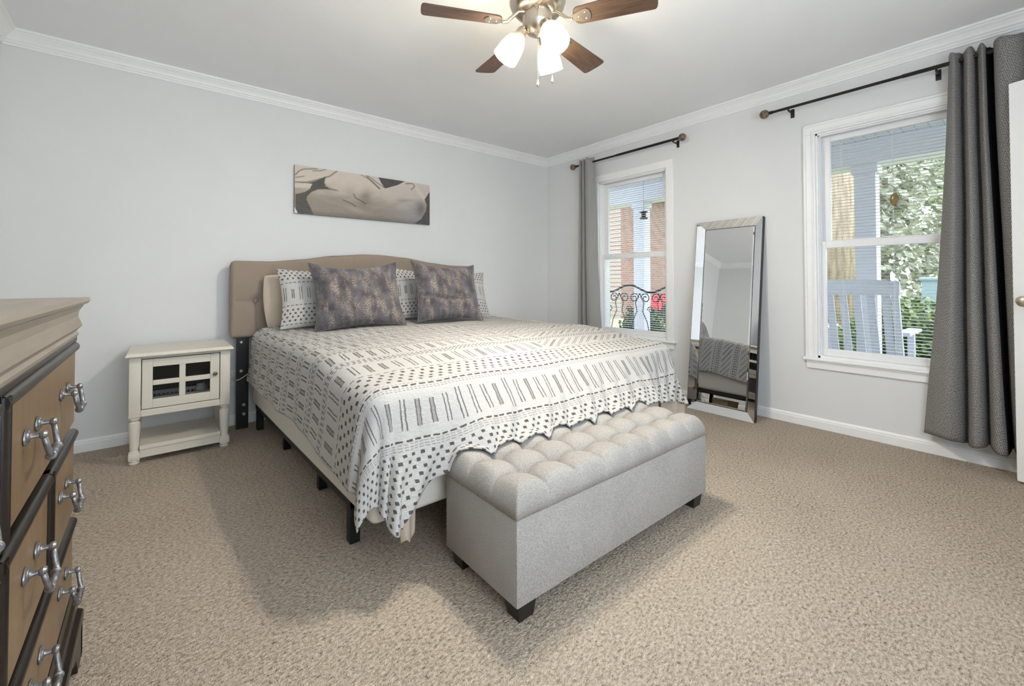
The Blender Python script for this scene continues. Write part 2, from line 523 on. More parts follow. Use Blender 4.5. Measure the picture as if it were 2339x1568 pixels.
def tag(o, label=None, cat=None, group=None, kind=None):
    if label: o['label'] = label
    if cat: o['category'] = cat
    if group: o['group'] = group
    if kind: o['kind'] = kind
    return o
def thing(name, label, cat, loc=(0, 0, 0), rz=0.0, group=None):
    o = bpy.data.objects.new(name, None); COL.objects.link(o)
    o.location = loc; o.rotation_euler = (0, 0, rz); o.empty_display_size = 0.1
    return tag(o, label, cat, group)
def kids(o): return [q for q in bpy.data.objects if q.parent is o]
def copy_tree(o, parent=None):
    c = o.copy(); COL.objects.link(c); c.parent = parent
    for q in kids(o): copy_tree(q, c)
    return c
def struct(name, mb, mat, smooth=False):
    return tag(mb.build(name, mat, smooth=smooth), kind='structure')
def rot_to(d):
    return Vector(d).normalized().to_track_quat('Z', 'Y').to_matrix().to_4x4()
def sm(a, b, x):
    t = min(1, max(0, (x - a) / (b - a))); return t * t * (3 - 2 * t)

# ================================================================== THE ROOM
XW, YF_, ZC = -4.23, -4.32, 2.44
WT = 0.16
struct('floor', MB().box(XW - .15, WT, YF_ - .15, .15, -.12, 0.0), 'carpet')
struct('ceiling', MB().box(XW - .15, WT, YF_ - .15, .15, ZC, ZC + .12), 'ceiling')
struct('wall_back', MB().box(XW - .15, WT, 0, .15, 0, ZC), 'wall')
struct('wall_left', MB().box(XW - .15, XW, YF_, 0, 0, ZC), 'wall')
DX0, DX1 = -1.24, -0.462          # doorway in the wall behind the camera
FX0, FX1, FZ0, FZ1 = -3.85, -1.45, .45, 2.15      # added wide window behind the camera, to let the fill light in
mb = MB().box(XW - .15, FX0, YF_ - .15, YF_, 0, ZC).box(FX1, DX0, YF_ - .15, YF_, 0, ZC).box(DX1, WT, YF_ - .15, YF_, 0, ZC).box(DX0, DX1, YF_ - .15, YF_, 2.04, ZC)
mb.box(FX0, FX1, YF_ - .15, YF_, 0, FZ0).box(FX0, FX1, YF_ - .15, YF_, FZ1, ZC)
struct('wall_front', mb, 'wall')
# hallway beyond the door opening
hb_ = MB().box(DX0 - .6, DX0 - .5, YF_ - 1.6, YF_ - .15, 0, ZC).box(DX1 + .4, DX1 + .5, YF_ - 1.6, YF_ - .15, 0, ZC).box(DX0 - .6, DX1 + .5, YF_ - 1.7, YF_ - 1.6, 0, ZC)
hb_.box(DX0 - .6, DX1 + .5, YF_ - 1.7, YF_ - .15, ZC, ZC + .1).box(DX0 - .6, DX1 + .5, YF_ - 1.7, YF_ - .15, -.12, 0)
struct('hall', hb_, 'wall')
w3 = thing('window_3', None, None, (0, 0, 0)); tag(w3, kind='structure')  # unseen window, added only as an opening for the fill light
fr = MB()
for q in (FX0, FX1 - .06, (FX0 + FX1) / 2 - .03): fr.box(q, q + .06, YF_ - .12, YF_ - .06, FZ0, FZ1, .004)
fr.box(FX0, FX1, YF_ - .12, YF_ - .06, FZ0, FZ0 + .06, .004).box(FX0, FX1, YF_ - .12, YF_ - .06, FZ1 - .06, FZ1, .004)
fr.build('window_frame', 'vinyl', w3)
for q in (FX0 + .06, (FX0 + FX1) / 2 + .03): MB().box(q, q + (FX1 - FX0) / 2 - .09, YF_ - .092, YF_ - .088, FZ0 + .06, FZ1 - .06).build('pane', 'glass', w3)
WINS = [(-0.766, -1.540), (-2.681, -3.455)]
ZB, ZT = 0.487, 2.04
mb = MB()
ys = [0.0, WINS[0][0], WINS[0][1], WINS[1][0], WINS[1][1], YF_]
for a, b in ((0, 1), (2, 3), (4, 5)): mb.box(0, WT, ys[a], ys[b], 0, ZC)
for a, b in WINS:
    mb.box(0, WT, a, b, 0, ZB); mb.box(0, WT, a, b, ZT, ZC)
struct('wall_right', mb, 'wall')

def ring(prof, name_fmt, mat):
    """mitred moulding along the four walls; prof = (distance from wall, z)"""
    cs = [(XW, YF_), (XW, 0), (0, 0), (0, YF_)]
    inn = [(1, 1), (1, -1), (-1, -1), (-1, 1)]
    for i, nm in enumerate(name_fmt):
        j = (i + 1) % 4
        if nm is None: continue
        vs = []
        for k in (i, j):
            vs += [(cs[k][0] + inn[k][0] * d, cs[k][1] + inn[k][1] * d, z) for d, z in prof]
        n = len(prof)
        fs = [(t, t + 1, n + t + 1, n + t) for t in range(n - 1)] + [tuple(range(n)), tuple(range(n, 2 * n))]
        struct(nm, MB().add(vs, fs), mat)
cz = ZC
crown = [(0, cz - .086), (.010, cz - .086), (.012, cz - .074), (.017, cz - .072), (.018, cz - .062), (.026, cz - .056), (.030, cz - .044), (.040, cz - .030), (.052, cz - .020), (.055, cz - .014), (.064, cz - .012), (.067, cz), (0, cz)]
ring(crown, ['trim_1', 'trim_2', 'trim_3', 'trim_4'], 'trim')
base = [(0, 0), (.014, 0), (.014, .050), (.011, .054), (.011, .062), (.006, .070), (0, .073)]
ring(base, ['baseboard_left', 'baseboard_back', 'baseboard_right', None], 'trim')

def window(n, ya, yb, fancy):
    w0 = thing(f'window_{n}', None, None, (0, 0, 0)); tag(w0, kind='structure')
    cw = .068
    c = MB()
    zb = ZB
    for (p, q, r0, r1) in ((ya, ya + cw, zb, ZT), (yb - cw, yb, zb, ZT), (yb - cw, ya + cw, ZT, ZT + cw)):
        c.box(-.014, 0.0, p, q, r0, r1, .003)
    if fancy:
        for (p, q, r0, r1) in ((ya + cw - .014, ya + cw + .002, zb, ZT + cw), (yb - cw - .002, yb - cw + .014, zb, ZT + cw), (yb - cw, ya + cw, ZT + cw - .014, ZT + cw + .002)):
            c.box(-.024, 0, p, q, r0, r1, .004)
        for (p, q, r0, r1) in ((ya + .012, ya + .022, zb, ZT + .022), (yb - .022, yb - .012, zb, ZT + .022), (yb - .02, ya + .02, ZT + .012, ZT + .022)):
            c.box(-.020, 0, p, q, r0, r1, .003)
    c.build('window_casing', 'trim', w0)
    l = MB()
    for (p, q, r0, r1) in ((ya - .012, ya, zb, ZT), (yb, yb + .012, zb, ZT), (yb, ya, ZT - .012, ZT), (yb, ya, zb, zb + .014)):
        l.box(0, WT, p, q, r0, r1)
    l.box(.030, .040, ya - .024, ya - .012, zb, ZT); l.box(.030, .040, yb + .012, yb + .024, zb, ZT)
    l.box(.012, .03, ya - .018, ya - .012, zb, ZT)
    l.box(0.012, .03, yb, ya, ZT - .02, ZT - .012)
    l.build('window_jamb', 'vinyl', w0)
    st = MB().box(-.036, .04, yb - cw - .018, ya + cw + .018, zb - .020, zb, .006)
    st.box(-.016, 0, yb - cw, ya + cw, zb - .075, zb - .020, .003)
    st.box(-.024, 0, yb - cw, ya + cw, zb - .032, zb - .020, .004)
    st.build('window_stool', 'trim', w0)
    # sashes: upper one set further out
    for nm, x0, x1, s, z0, z1, g0, g1 in (('sash', .070, .098, .054, 1.245, ZT - .012, 1.300, 1.985), ('sash', .036, .066, .030, zb + .014, 1.292, .548, 1.243)):
        f = MB()
        f.box(x0, x1, ya - .012 - s, ya - .012, z0, z1, .004); f.box(x0, x1, yb + .012, yb + .012 + s, z0, z1, .004)
        f.box(x0, x1, yb + .012 + s, ya - .012 - s, z0, g0, .004); f.box(x0, x1, yb + .012 + s, ya - .012 - s, g1, z1, .004)
        so = f.build(nm, 'vinyl', w0)
        xm = (x0 + x1) / 2
        MB().box(xm - .002, xm + .002, yb + .012 + s, ya - .012 - s, g0, g1).build('pane', 'glass', so)
    lk = MB().box(.030, .066, (ya + yb) / 2 - .03, (ya + yb) / 2 + .03, 1.292, 1.302, .003)
    lk.build('sash_lock', 'vinyl', w0)
    return w0
window(1, *WINS[0], False)
window(2, *WINS[1], True)

def blind(ya, yb, label):
    b = thing('window_blind', label, 'blind', (.118, (ya + yb) / 2, ZB + .02), 0, 'window blinds')
    h = (ya - yb) / 2 - .016
    MB().box(-.014, .014, -h, h, 1.49, 1.525, .003).build('headrail', 'vinyl', b)
    s = MB()
    n = 69
    for i in range(n):
        z = .034 + i * .0211
        for (xa, xb, za, zb) in ((-.0125, -.004, -.0016, .0), (-.004, .004, 0, .0004), (.004, .0125, .0004, -.0012)):
            s.add([(xa, -h, z + za), (xb, -h, z + zb), (xb, h, z + zb), (xa, h, z + za), (xa, -h, z + za - .0008), (xb, -h, z + zb - .0008), (xb, h, z + zb - .0008), (xa, h, z + za - .0008)],
                  [(0, 1, 2, 3), (7, 6, 5, 4), (0, 4, 5, 1), (2, 6, 7, 3)])
    s.build('slats', 'vinyl', b, normals=False)
    MB().box(-.012, .012, -h, h, 0.002, .018, .004).build('bottom_rail', 'vinyl', b)
    for y in (-h * .72, 0, h * .72):
        MB().tube([(-.0135, y, .01), (-.0135, y, 1.49)], .0008, 4).tube([(.0135, y, .01), (.0135, y, 1.49)], .0008, 4).build('ladder_cord', 'vinyl', b)
    return b, h
b1, h1 = blind(*WINS[0], 'white mini blind in the narrow-looking far window beside the room corner')
b2, h2 = blind(*WINS[1], 'white mini blind in the near window between mirror and textured curtain')
MB().tube([(-.020, h2 - .042, 1.50), (-.020, h2 - .040, .80)], .0045, 8).build('tilt_wand', 'wand', b2)
tag(MB().sphere((0, 0, 0), .042, 10, (.12, .52, 1.0)).build('window_ornament', 'amber', smooth=True, loc=(.066, -3.084, 1.532)),
    'small oval amber ornament stuck on the near window glass', 'ornament')

# interior door, standing open at the right edge
d0 = thing('door_1', None, None, (-.462, -4.283, 0), 0); tag(d0, kind='structure')
ang = math.atan2(-3.573 + 4.283, -.191 + .462)
d0.rotation_euler = (0, 0, ang)
MB().box(0, .76, -.036, 0, .012, 2.020, .002).build('door_leaf', 'trim', d0)
kn = MB()
kn.lathe([(.030, 0), (.030, .006), (.012, .012), (.011, .034), (.020, .042), (.027, .054), (.026, .066), (.015, .074), (0, .075)], 20, Matrix.Translation((.70, 0, .915)) @ rot_to((0, 1, 0)))
kn.build('door_knob', 'nickel', d0, smooth='auto')
tr = MB()
for q in (DX0 - .06, DX1): tr.box(q, q + .06, YF_, YF_ + .014, 0, 2.04)
tr.box(DX0 - .06, DX1 + .06, YF_, YF_ + .014, 2.04, 2.10)
struct('trim_5', tr, 'trim')

# ================================================================== BED
bed = thing('bed', 'king bed with black metal frame and curved tufted tan linen headboard', 'bed', (-2.07, -1.2, 0))
BX, BY = -2.07, -1.2
def W_(mb, name, mat, parent, smooth=False, root=(BX, BY, 0)):
    """build a part from world coordinates under a root that sits at `root`"""
    mb.v = [(x - root[0], y - root[1], z - root[2]) for x, y, z in mb.v]
    return mb.build(name, mat, parent, smooth)
def skew(mb):
    """the bed base stands very slightly askew to the wall"""
    mb.v = [(x + .027 * max(0, -y - .2), y, z) for x, y, z in mb.v]
    return mb
HX0, HX1 = -3.153, -1.159
def hb_top(x):
    pts = [(-3.153, 1.165), (-2.90, 1.166), (-2.70, 1.188), (-2.48, 1.222), (-2.222, 1.242), (-2.09, 1.242), (-1.86, 1.226), (-1.62, 1.190), (-1.41, 1.168), (-1.159, 1.165)]
    for (a, b), (c, d) in zip(pts, pts[1:]):
        if a <= x <= c:
            t = sm(a, c, x) * .35 + (x - a) / (c - a) * .65
            return b + (d - b) * t
    return 1.165
BTN1 = [-3.002 + .19 * i for i in range(11)]
BTN2 = [-2.902 + .19 * i for i in range(10)]
def hb_depth(x, z):
    d = 0.0
    # seams run from the buttons to the edges; tufts sink at the buttons
    for bx in BTN2:
        if z > 1.026: d -= .006 * math.exp(-((x - bx) / .010) ** 2)
    for bx in BTN1:
        d -= .020 * math.exp(-((x - bx) ** 2 + (z - .884) ** 2) / .0016)
        if z < .884: d -= .005 * math.exp(-((x - bx) / .010) ** 2)
    for bx in BTN2: d -= .020 * math.exp(-((x - bx) ** 2 + (z - 1.026) ** 2) / .0016)
    if x < -3.002 or x > -1.31: d -= .006 * math.exp(-((z - .884) / .010) ** 2)
    return d
nu, nv = 200, 56
def hb_pt(front):
    def f(a, b):
        x = HX0 + (HX1 - HX0) * a
        z0, z1 = .629, hb_top(x)
        z = z0 + (z1 - z0) * b
        ed = min(x - HX0, HX1 - x); ez = min(z - z0, z1 - z)
        r = .035
        # rounded corners in outline
        if ed < r and ez < r:
            zc = z0 + r if z - z0 < r else z1 - r
            lim = math.sqrt(max(0, r * r - (r - ed) ** 2))
            z = zc - min(lim, zc - z) if z < zc else zc + min(lim, z - zc)
        e = min(ed, ez)
        rd = .024
        off = 0 if e > rd else rd - math.sqrt(max(0, rd * rd - (rd - e) ** 2))
        y = -.165 - (hb_depth(x, z) if e > .02 else 0) + off if front else -.09
        return (x, y, z)
    return f
mb = MB()
mb.grid(nu, nv, hb_pt(True)); k = len(mb.v); mb.grid(nu, nv, hb_pt(False))
rim = [i for i in range(nu + 1)] + [(j * (nu + 1) + nu) for j in range(1, nv + 1)] + [nv * (nu + 1) + i for i in range(nu - 1, -1, -1)] + [j * (nu + 1) for j in range(nv - 1, 0, -1)]
for a, b in zip(rim, rim[1:] + rim[:1]): mb.f.append((a, b, b + k, a + k))
hb = W_(mb, 'headboard', 'linen_tan', bed, True)
for bx, bz in [(x, .884) for x in BTN1] + [(x, 1.026) for x in BTN2]:
    if bx > HX1 - .02: continue
    W_(MB().sphere((bx, -.150, bz), .014, 8, (1, .6, 1)), 'button', 'linen_tan', hb, True)
for x in (-3.075, -1.237):
    st = MB().box(x - .036, x + .036, -.138, -.098, 0, .80, .002)
    so = W_(st, 'headboard_strut', 'black', bed)
    for z in (.10, .165, .40, .60):
        bl = MB().lathe([(.012, 0), (.012, .006), (.007, .011), (0, .011)], 10, Matrix.Translation((x + (.008 if z < .2 else -.01), -.138, z)) @ rot_to((0, -1, 0)))
        W_(bl, 'bolt', 'bolt', so, 'auto')
rail = MB()
RX0, RX1, RY0, RY1 = -3.005, -1.135, -.20, -1.965
rail.box(RX0, RX0 + .035, RY0, RY1, .142, .176, .002); rail.box(RX1 - .035, RX1, RY0, RY1, .142, .176, .002)
rail.box(RX0, RX1, RY1, RY1 + .035, .142, .170, .002); rail.box(RX0, RX1, RY0 - .035, RY0, .142, .170, .002)
rail.box(BX - .02, BX + .02, RY0, RY1, .142, .170)
for i in range(7): rail.box(RX0 + .03, RX1 - .03, RY0 - .25 * (i + .7) - .012, RY0 - .25 * (i + .7) + .012, .160, .172)
W_(skew(rail), 'frame_rail', 'black', bed)
for x, y in ((RX0 + .022, RY0 - .03), (RX0 + .022, RY1 + .028), (RX1 - .022, RY0 - .03), (RX1 - .022, RY1 + .028), (BX, RY0 - .03), (BX, RY1 + .028), (RX0 + .07, -.735), (RX1 - .07, -.735), (RX0 + .07, -1.40), (RX1 - .07, -1.40)):
    W_(skew(MB().box(x - .020, x + .020, y - .020, y + .020, 0, .150, .003)), 'leg', 'black', bed)
W_(skew(MB().box(-3.022, -1.118, -.185, -2.205, .177, .405, .025, 3)), 'box_spring', 'cotton', bed, 'auto')
W_(skew(MB().box(-3.012, -1.128, -.185, -2.120, .406, .610, .055, 4)), 'mattress', 'cotton', bed, 'auto')

# ------------------------------------------------------------------ duvet
XL, XR, YE, ZTOP = -3.045, -1.095, -2.215, .700
OVL, OVR, OVF, RB = .390, .400, .365, .085
Y0 = -.30
BN = dict(x0=-2.725, x1=-1.592, y0=-2.277, y1=-2.685)      # bench footprint
def bench_top(x, y):
    """height of the tufted bench lid"""
    u = (x - BN['x0']) / (BN['x1'] - BN['x0']); v = (y - BN['y1']) / (BN['y0'] - BN['y1'])
    if not (0 <= u <= 1 and 0 <= v <= 1): return 0.0
    cu = abs(math.sin(PI * u * 8)); cv = abs(math.sin(PI * v * 3))
    row_edge = v < .17 or v > .83
    a = cu ** .42
    seam_v = cv ** .40
    h = .318 + .052 + .036 * (min(1, .10 + .9 * a)) * (1 if row_edge else (.15 + .85 * seam_v))
    # sunk buttons
    for vb in (1 / 3, 2 / 3):
        k = round(u * 8)
        if 0 < k < 8:
            dx = (u - k / 8) * 1.133; dy = (v - vb) * .408
            h -= .026 * math.exp(-(dx * dx + dy * dy) / .0011)
    e = min((x - BN['x0']), (BN['x1'] - x), (y - BN['y1']), (BN['y0'] - y))
    rd = .045
    if e < rd: h = .318 + (h - .318) * math.sqrt(max(0, 1 - ((rd - e) / rd) ** 2))
    return h
def duvet_flat(u, v):
    """where a point of the cloth lies before it drapes; the foot corner hangs longer"""
    X_ = XL + RB - OVL + (XR - XL - 2 * RB + OVL + OVR) * u
    Y_ = Y0 + (YE + RB - OVF - Y0) * v
    g = sm(.72, 1, v)
    Y_ -= g * (.150 * math.exp(-((X_ + 3.02) / .13) ** 2) + .05 * math.exp(-((X_ + 1.08) / .15) ** 2))
    return X_, Y_
def duvet_pt(u, v):
    X_, Y_ = duvet_flat(u, v)
    cx, cy = min(max(X_, XL + RB), XR - RB), max(Y_, YE + RB)
    dx, dy = X_ - cx, Y_ - cy                     # overhang, dx signed, dy <= 0
    hyp = math.hypot(dx, dy)
    d = (abs(dx) ** 2.7 + abs(dy) ** 2.7) ** (1 / 2.7) if hyp > 1e-9 else 0.0
    px, py = cx, cy
    # top: slightly puffy and crumpled
    inset = min(cx - XL, XR - cx, cy - YE)
    pz = ZTOP + .010 * mnoise.noise((cx * 2.6, cy * 2.6, 1.3)) + .006 * mnoise.noise((cx * 7, cy * 7, 4)) - .012 * sm(.5, .0, inset) - .055 * (1 - sm(0, .55, cy - YE - RB)) ** 1.3
    if cy > -.55: pz += .012 * sm(-.55, -.3, cy)
    if d > 1e-6:
        phi = math.atan2(-dy, abs(dx)) / (PI / 2)          # 0 side .. 1 foot
        onb = sm(BN['x0'] - .16, BN['x0'] + .10, X_) * (1 - sm(BN['x1'] + .00, BN['x1'] + .34, X_))
        th_f = R(15 + 24 * onb)
        th_s = R(5.5)
        th = th_s + (th_f - th_s) * sm(0, 1, phi)
        amax = PI / 2 - th
        L = RB * amax
        if d <= L:
            a = d / RB; out, dn = RB * math.sin(a), RB * (1 - math.cos(a))
        else:
            out = RB * math.sin(amax) + (d - L) * math.sin(th); dn = RB * (1 - math.cos(amax)) + (d - L) * math.cos(th)
        # folds
        g = sm(.05, .40, d)
        foot = sm(.35, 1.0, phi)
        ph = X_ * 62 + 26 * (d - .2) + 2.6 * mnoise.noise((X_ * 2.3, d * 2.5, 7))
        amp = (.018 + .014 * mnoise.noise((X_ * 3.1, 2.2, .4)))
        rip = foot * g * amp * .85 * math.sin(ph) * (1 - .45 * sm(.27, .38, d) * onb) + foot * g * .010 * math.sin(X_ * 23 + 15 * d + 1.0)
        rip += (1 - foot) * g * .010 * mnoise.noise((cy * 4.0, d * 3, 2)) * 2
        if 0 < phi < 1: rip += .022 * g * math.sin(PI * phi) * math.sin(phi * 13 + 4 * d + (.8 if dx > 0 else 0))
        out += rip * math.cos(th); dn -= rip * math.sin(th) * .6
        ux, uy = dx / hyp, dy / hyp
        px += ux * out; py += uy * out; pz -= dn
        # hem wobble
        pz += .008 * g * mnoise.noise((X_ * 6, Y_ * 6, 3))
        px += .027 * max(0, -py - .2)
        bt = bench_top(px, py)
        if bt > 0 and pz < bt + .010: pz = bt + .010 + .002 * math.sin(ph)
        elif BN['x0'] - .03 < px < BN['x0'] and py < BN['y0'] + .02 and pz < .36: px = min(px, BN['x0'] - .006 - (.36 - pz) * .05)
    else:
        px += .027 * max(0, -py - .2)
    return px, py, pz
def duvet_uv(u, v):
    X_, Y_ = duvet_flat(u, v)
    return (X_ - (XL + XR) / 2, Y_ - (YE + RB - OVF))
mb = MB(); mb.grid(330, 300, duvet_pt, duvet_uv)
dv = mb.build('duvet', 'duvet', smooth=True, normals=False)
tag(dv, 'white duvet with grey dots and dashes spread over the bed', 'duvet')
so = dv.modifiers.new('thickness', 'SOLIDIFY'); so.thickness = .006; so.offset = -1

# corner of the tan sheet hanging below the duvet
def tail(sign, x, y, z0, z1, w0):
    def f(a, b):
        t = a - .5
        return (x + t * w0 * (1 - .35 * b) * .75, y - .010 * math.sin(a * 7) * b + abs(t) * .05 - .015 * b + t * w0 * .2 * sign, z0 + (z1 - z0) * b + .012 * math.sin(a * 7) * b)
    return MB().grid(24, 16, f)
for sg, x, y, z0, z1, wd, lab in ((1, -2.862, -2.268, .34, .128, .13, 'tan bed sheet corner hanging below the duvet at the left foot of the bed'), (-1, -1.14, -2.272, .34, .150, .26, 'grey-looking bed sheet corner hanging beyond the far end of the bench')):
    o = tail(sg, x, y, z0, z1, wd).build('bed_sheet', 'sheet', smooth=True)
    tag(o, lab, 'bed sheet', 'sheet corners at the foot of the bed')
    q = o.modifiers.new('thickness', 'SOLIDIFY'); q.thickness = .004

# ------------------------------------------------------------------ pillows
def pillow_mb(w_, h_, t_, crease=None, seed=0, ear=.07, n=44, sag=0.0):
    def side(sg):
        def f(a, b):
            u, v = a * 2 - 1, b * 2 - 1
            pu = u * (1 - ear * (1 - v * v) * abs(u) ** 3); pv = v * (1 - ear * 1.2 * (1 - u * u) * abs(v) ** 3)
            t = ((1 - u ** 4) ** .62) * ((1 - v ** 4) ** .62)
            t *= 1 - .25 * (abs(u * v)) ** 1.2
            dz = t * t_ / 2
            dz += .006 * mnoise.noise((u * 2.2 + seed, v * 2.2, seed * 1.7)) * t + .003 * mnoise.noise((u * 6 + seed, v * 6, 2)) * t
            if crease and sg > 0:
                c0 = crease[0] + .10 * u * crease[2] - .07 * math.cos(u * 2.2)
                dz -= crease[1] * math.exp(-((v - c0) / .055) ** 2) * sm(crease[4], crease[3], u) * t
                dz += crease[1] * .45 * math.exp(-((v - c0 + .17) / .12) ** 2) * sm(crease[4], crease[3], u) * t
            pv -= sag * max(0, v) ** 2 * (1 - abs(u) ** 1.6)
            return (pu * w_ / 2, -sg * dz, (pv + 1) * h_ / 2)
        return f
    uvf = lambda a, b: (a * w_, b * h_)
    m = MB(); m.grid(n, n, side(1), uvf); m.grid(n, n, side(-1), uvf)
    return m
def pillow(name, mat, label, cat, group, w_, h_, t_, loc, lean, rz=0, roll=0, crease=None, seed=0, ear=.07, piping=None, sag=0.0):
    m = pillow_mb(w_, h_, t_, crease, seed, ear, 44, sag)
    o = m.build(name, mat, smooth=True, normals=False)
    o.location = loc
    o.rotation_euler = (Matrix.Rotation(R(rz), 3, 'Z') @ Matrix.Rotation(R(-lean), 3, 'X') @ Matrix.Rotation(R(roll), 3, 'Y')).to_euler()
    tag(o, label, cat, group)
    if piping:
        pts = []
        for k in range(80):
            q = k / 20
            if q < 1: u, v = -1 + 2 * q, -1
            elif q < 2: u, v = 1, -1 + 2 * (q - 1)
            elif q < 3: u, v = 1 - 2 * (q - 2), 1
            else: u, v = -1, 1 - 2 * (q - 3)
            pu = u * (1 - ear * (1 - v * v)); pv = v * (1 - ear * 1.2 * (1 - u * u))
            pv -= sag * max(0, v) ** 2 * (1 - abs(u) ** 1.6)
            pts.append((pu * w_ / 2, 0, (pv + 1) * h_ / 2))
        MB().tube(pts, .0045, 6, closed=True).build('piping', piping, o, True)
    return o
ZP = .700
pillow('bed_pillow', 'sheet', 'plain tan pillow peeking out behind the left patterned sham', 'pillow', None,   .72, .38, .11, (-2.585, -.300, ZP + .006), 9, -3, -3, seed=3, ear=-.05, sag=.0)
pillow('pillow_sham', 'sham', 'patterned white sham pillow behind the left charcoal cushion', 'pillow', 'patterned shams', .80, .435, .14, (-2.515, -.515, ZP + .006), 22, -2, 0, seed=1, ear=.06, sag=.05)
pillow('pillow_sham', 'sham', 'patterned white sham pillow behind the right charcoal cushion', 'pillow', 'patterned shams', .90, .435, .15, (-1.645, -.480, ZP + .008), 20, -2, 2, seed=5, ear=.07, sag=.05)
pillow('throw_pillow', 'velvet', 'charcoal velvet cushion with gold flecks, left and larger of the two', 'cushion', 'charcoal cushions', .60, .490, .17, (-2.465, -.770, ZP + .006), 24, -7, -2, (-.55, .020, -1.2, -.75, -.30), 2, .10, 'velvet', .13)
pillow('throw_pillow', 'velvet', 'charcoal velvet cushion with gold flecks and a deep crease, right of the two', 'cushion', 'charcoal cushions', .555, .50, .17, (-1.790, -.800, ZP + .012), 24, -4, 3, (-.30, .036, -.5, .0, .75), 9, .10, 'velvet', .12)

# ================================================================== STORAGE BENCH
bcx, bcy = (BN['x0'] + BN['x1']) / 2, (BN['y0'] + BN['y1']) / 2
bench = thing('storage_bench', 'grey linen storage bench with tufted lid at the foot of the bed', 'bench', (bcx, bcy, 0))
BR = (bcx, bcy, 0)
W_(MB().box(BN['x0'] + .003, BN['x1'] - .003, BN['y0'] - .003, BN['y1'] + .003, .058, .316, .006), 'body', 'linen_grey', bench, 'auto', BR)
mb = MB()
NX, NY = 256, 96
def lid(a, b):
    x = BN['x0'] + (BN['x1'] - BN['x0']) * a; y = BN['y1'] + (BN['y0'] - BN['y1']) * b
    return (x, y, max(.318, bench_top(min(max(x, BN['x0'] + 1e-5), BN['x1'] - 1e-5), min(max(y, BN['y1'] + 1e-5), BN['y0'] - 1e-5))))
mb.grid(NX, NY, lid)
rim = [i for i in range(NX + 1)] + [j * (NX + 1) + NX for j in range(1, NY + 1)] + [NY * (NX + 1) + i for i in range(NX - 1, -1, -1)] + [j * (NX + 1) for j in range(NY - 1, 0, -1)]
mb.f.append(tuple(reversed(rim)))
lo = W_(mb, 'lid', 'linen_grey', bench, True, BR)
for i in range(1, 8):
    for vb in (1 / 3, 2 / 3):
        x = BN['x0'] + 1.133 * i / 8; y = BN['y1'] + .408 * vb
        W_(MB().sphere((x, y, bench_top(x, y) + .002), .010, 6, (1, 1, .5)), 'button', 'linen_grey', lo, True, BR)
for x in (BN['x0'] + .055, BN['x1'] - .055):
    for y in (BN['y0'] - .05, BN['y1'] + .05):
        p = MB()
        v = [(-.036, -.036, .058), (.036, -.036, .058), (.036, .036, .058), (-.036, .036, .058), (-.028, -.028, 0), (.028, -.028, 0), (.028, .028, 0), (-.028, .028, 0)]
        p.add([(x + a, y + b, c) for a, b, c in v], [(0, 1, 2, 3), (7, 6, 5, 4), (0, 4, 5, 1), (1, 5, 6, 2), (2, 6, 7, 3), (3, 7, 4, 0)])
        W_(p, 'foot', 'espresso', bench, False, BR)

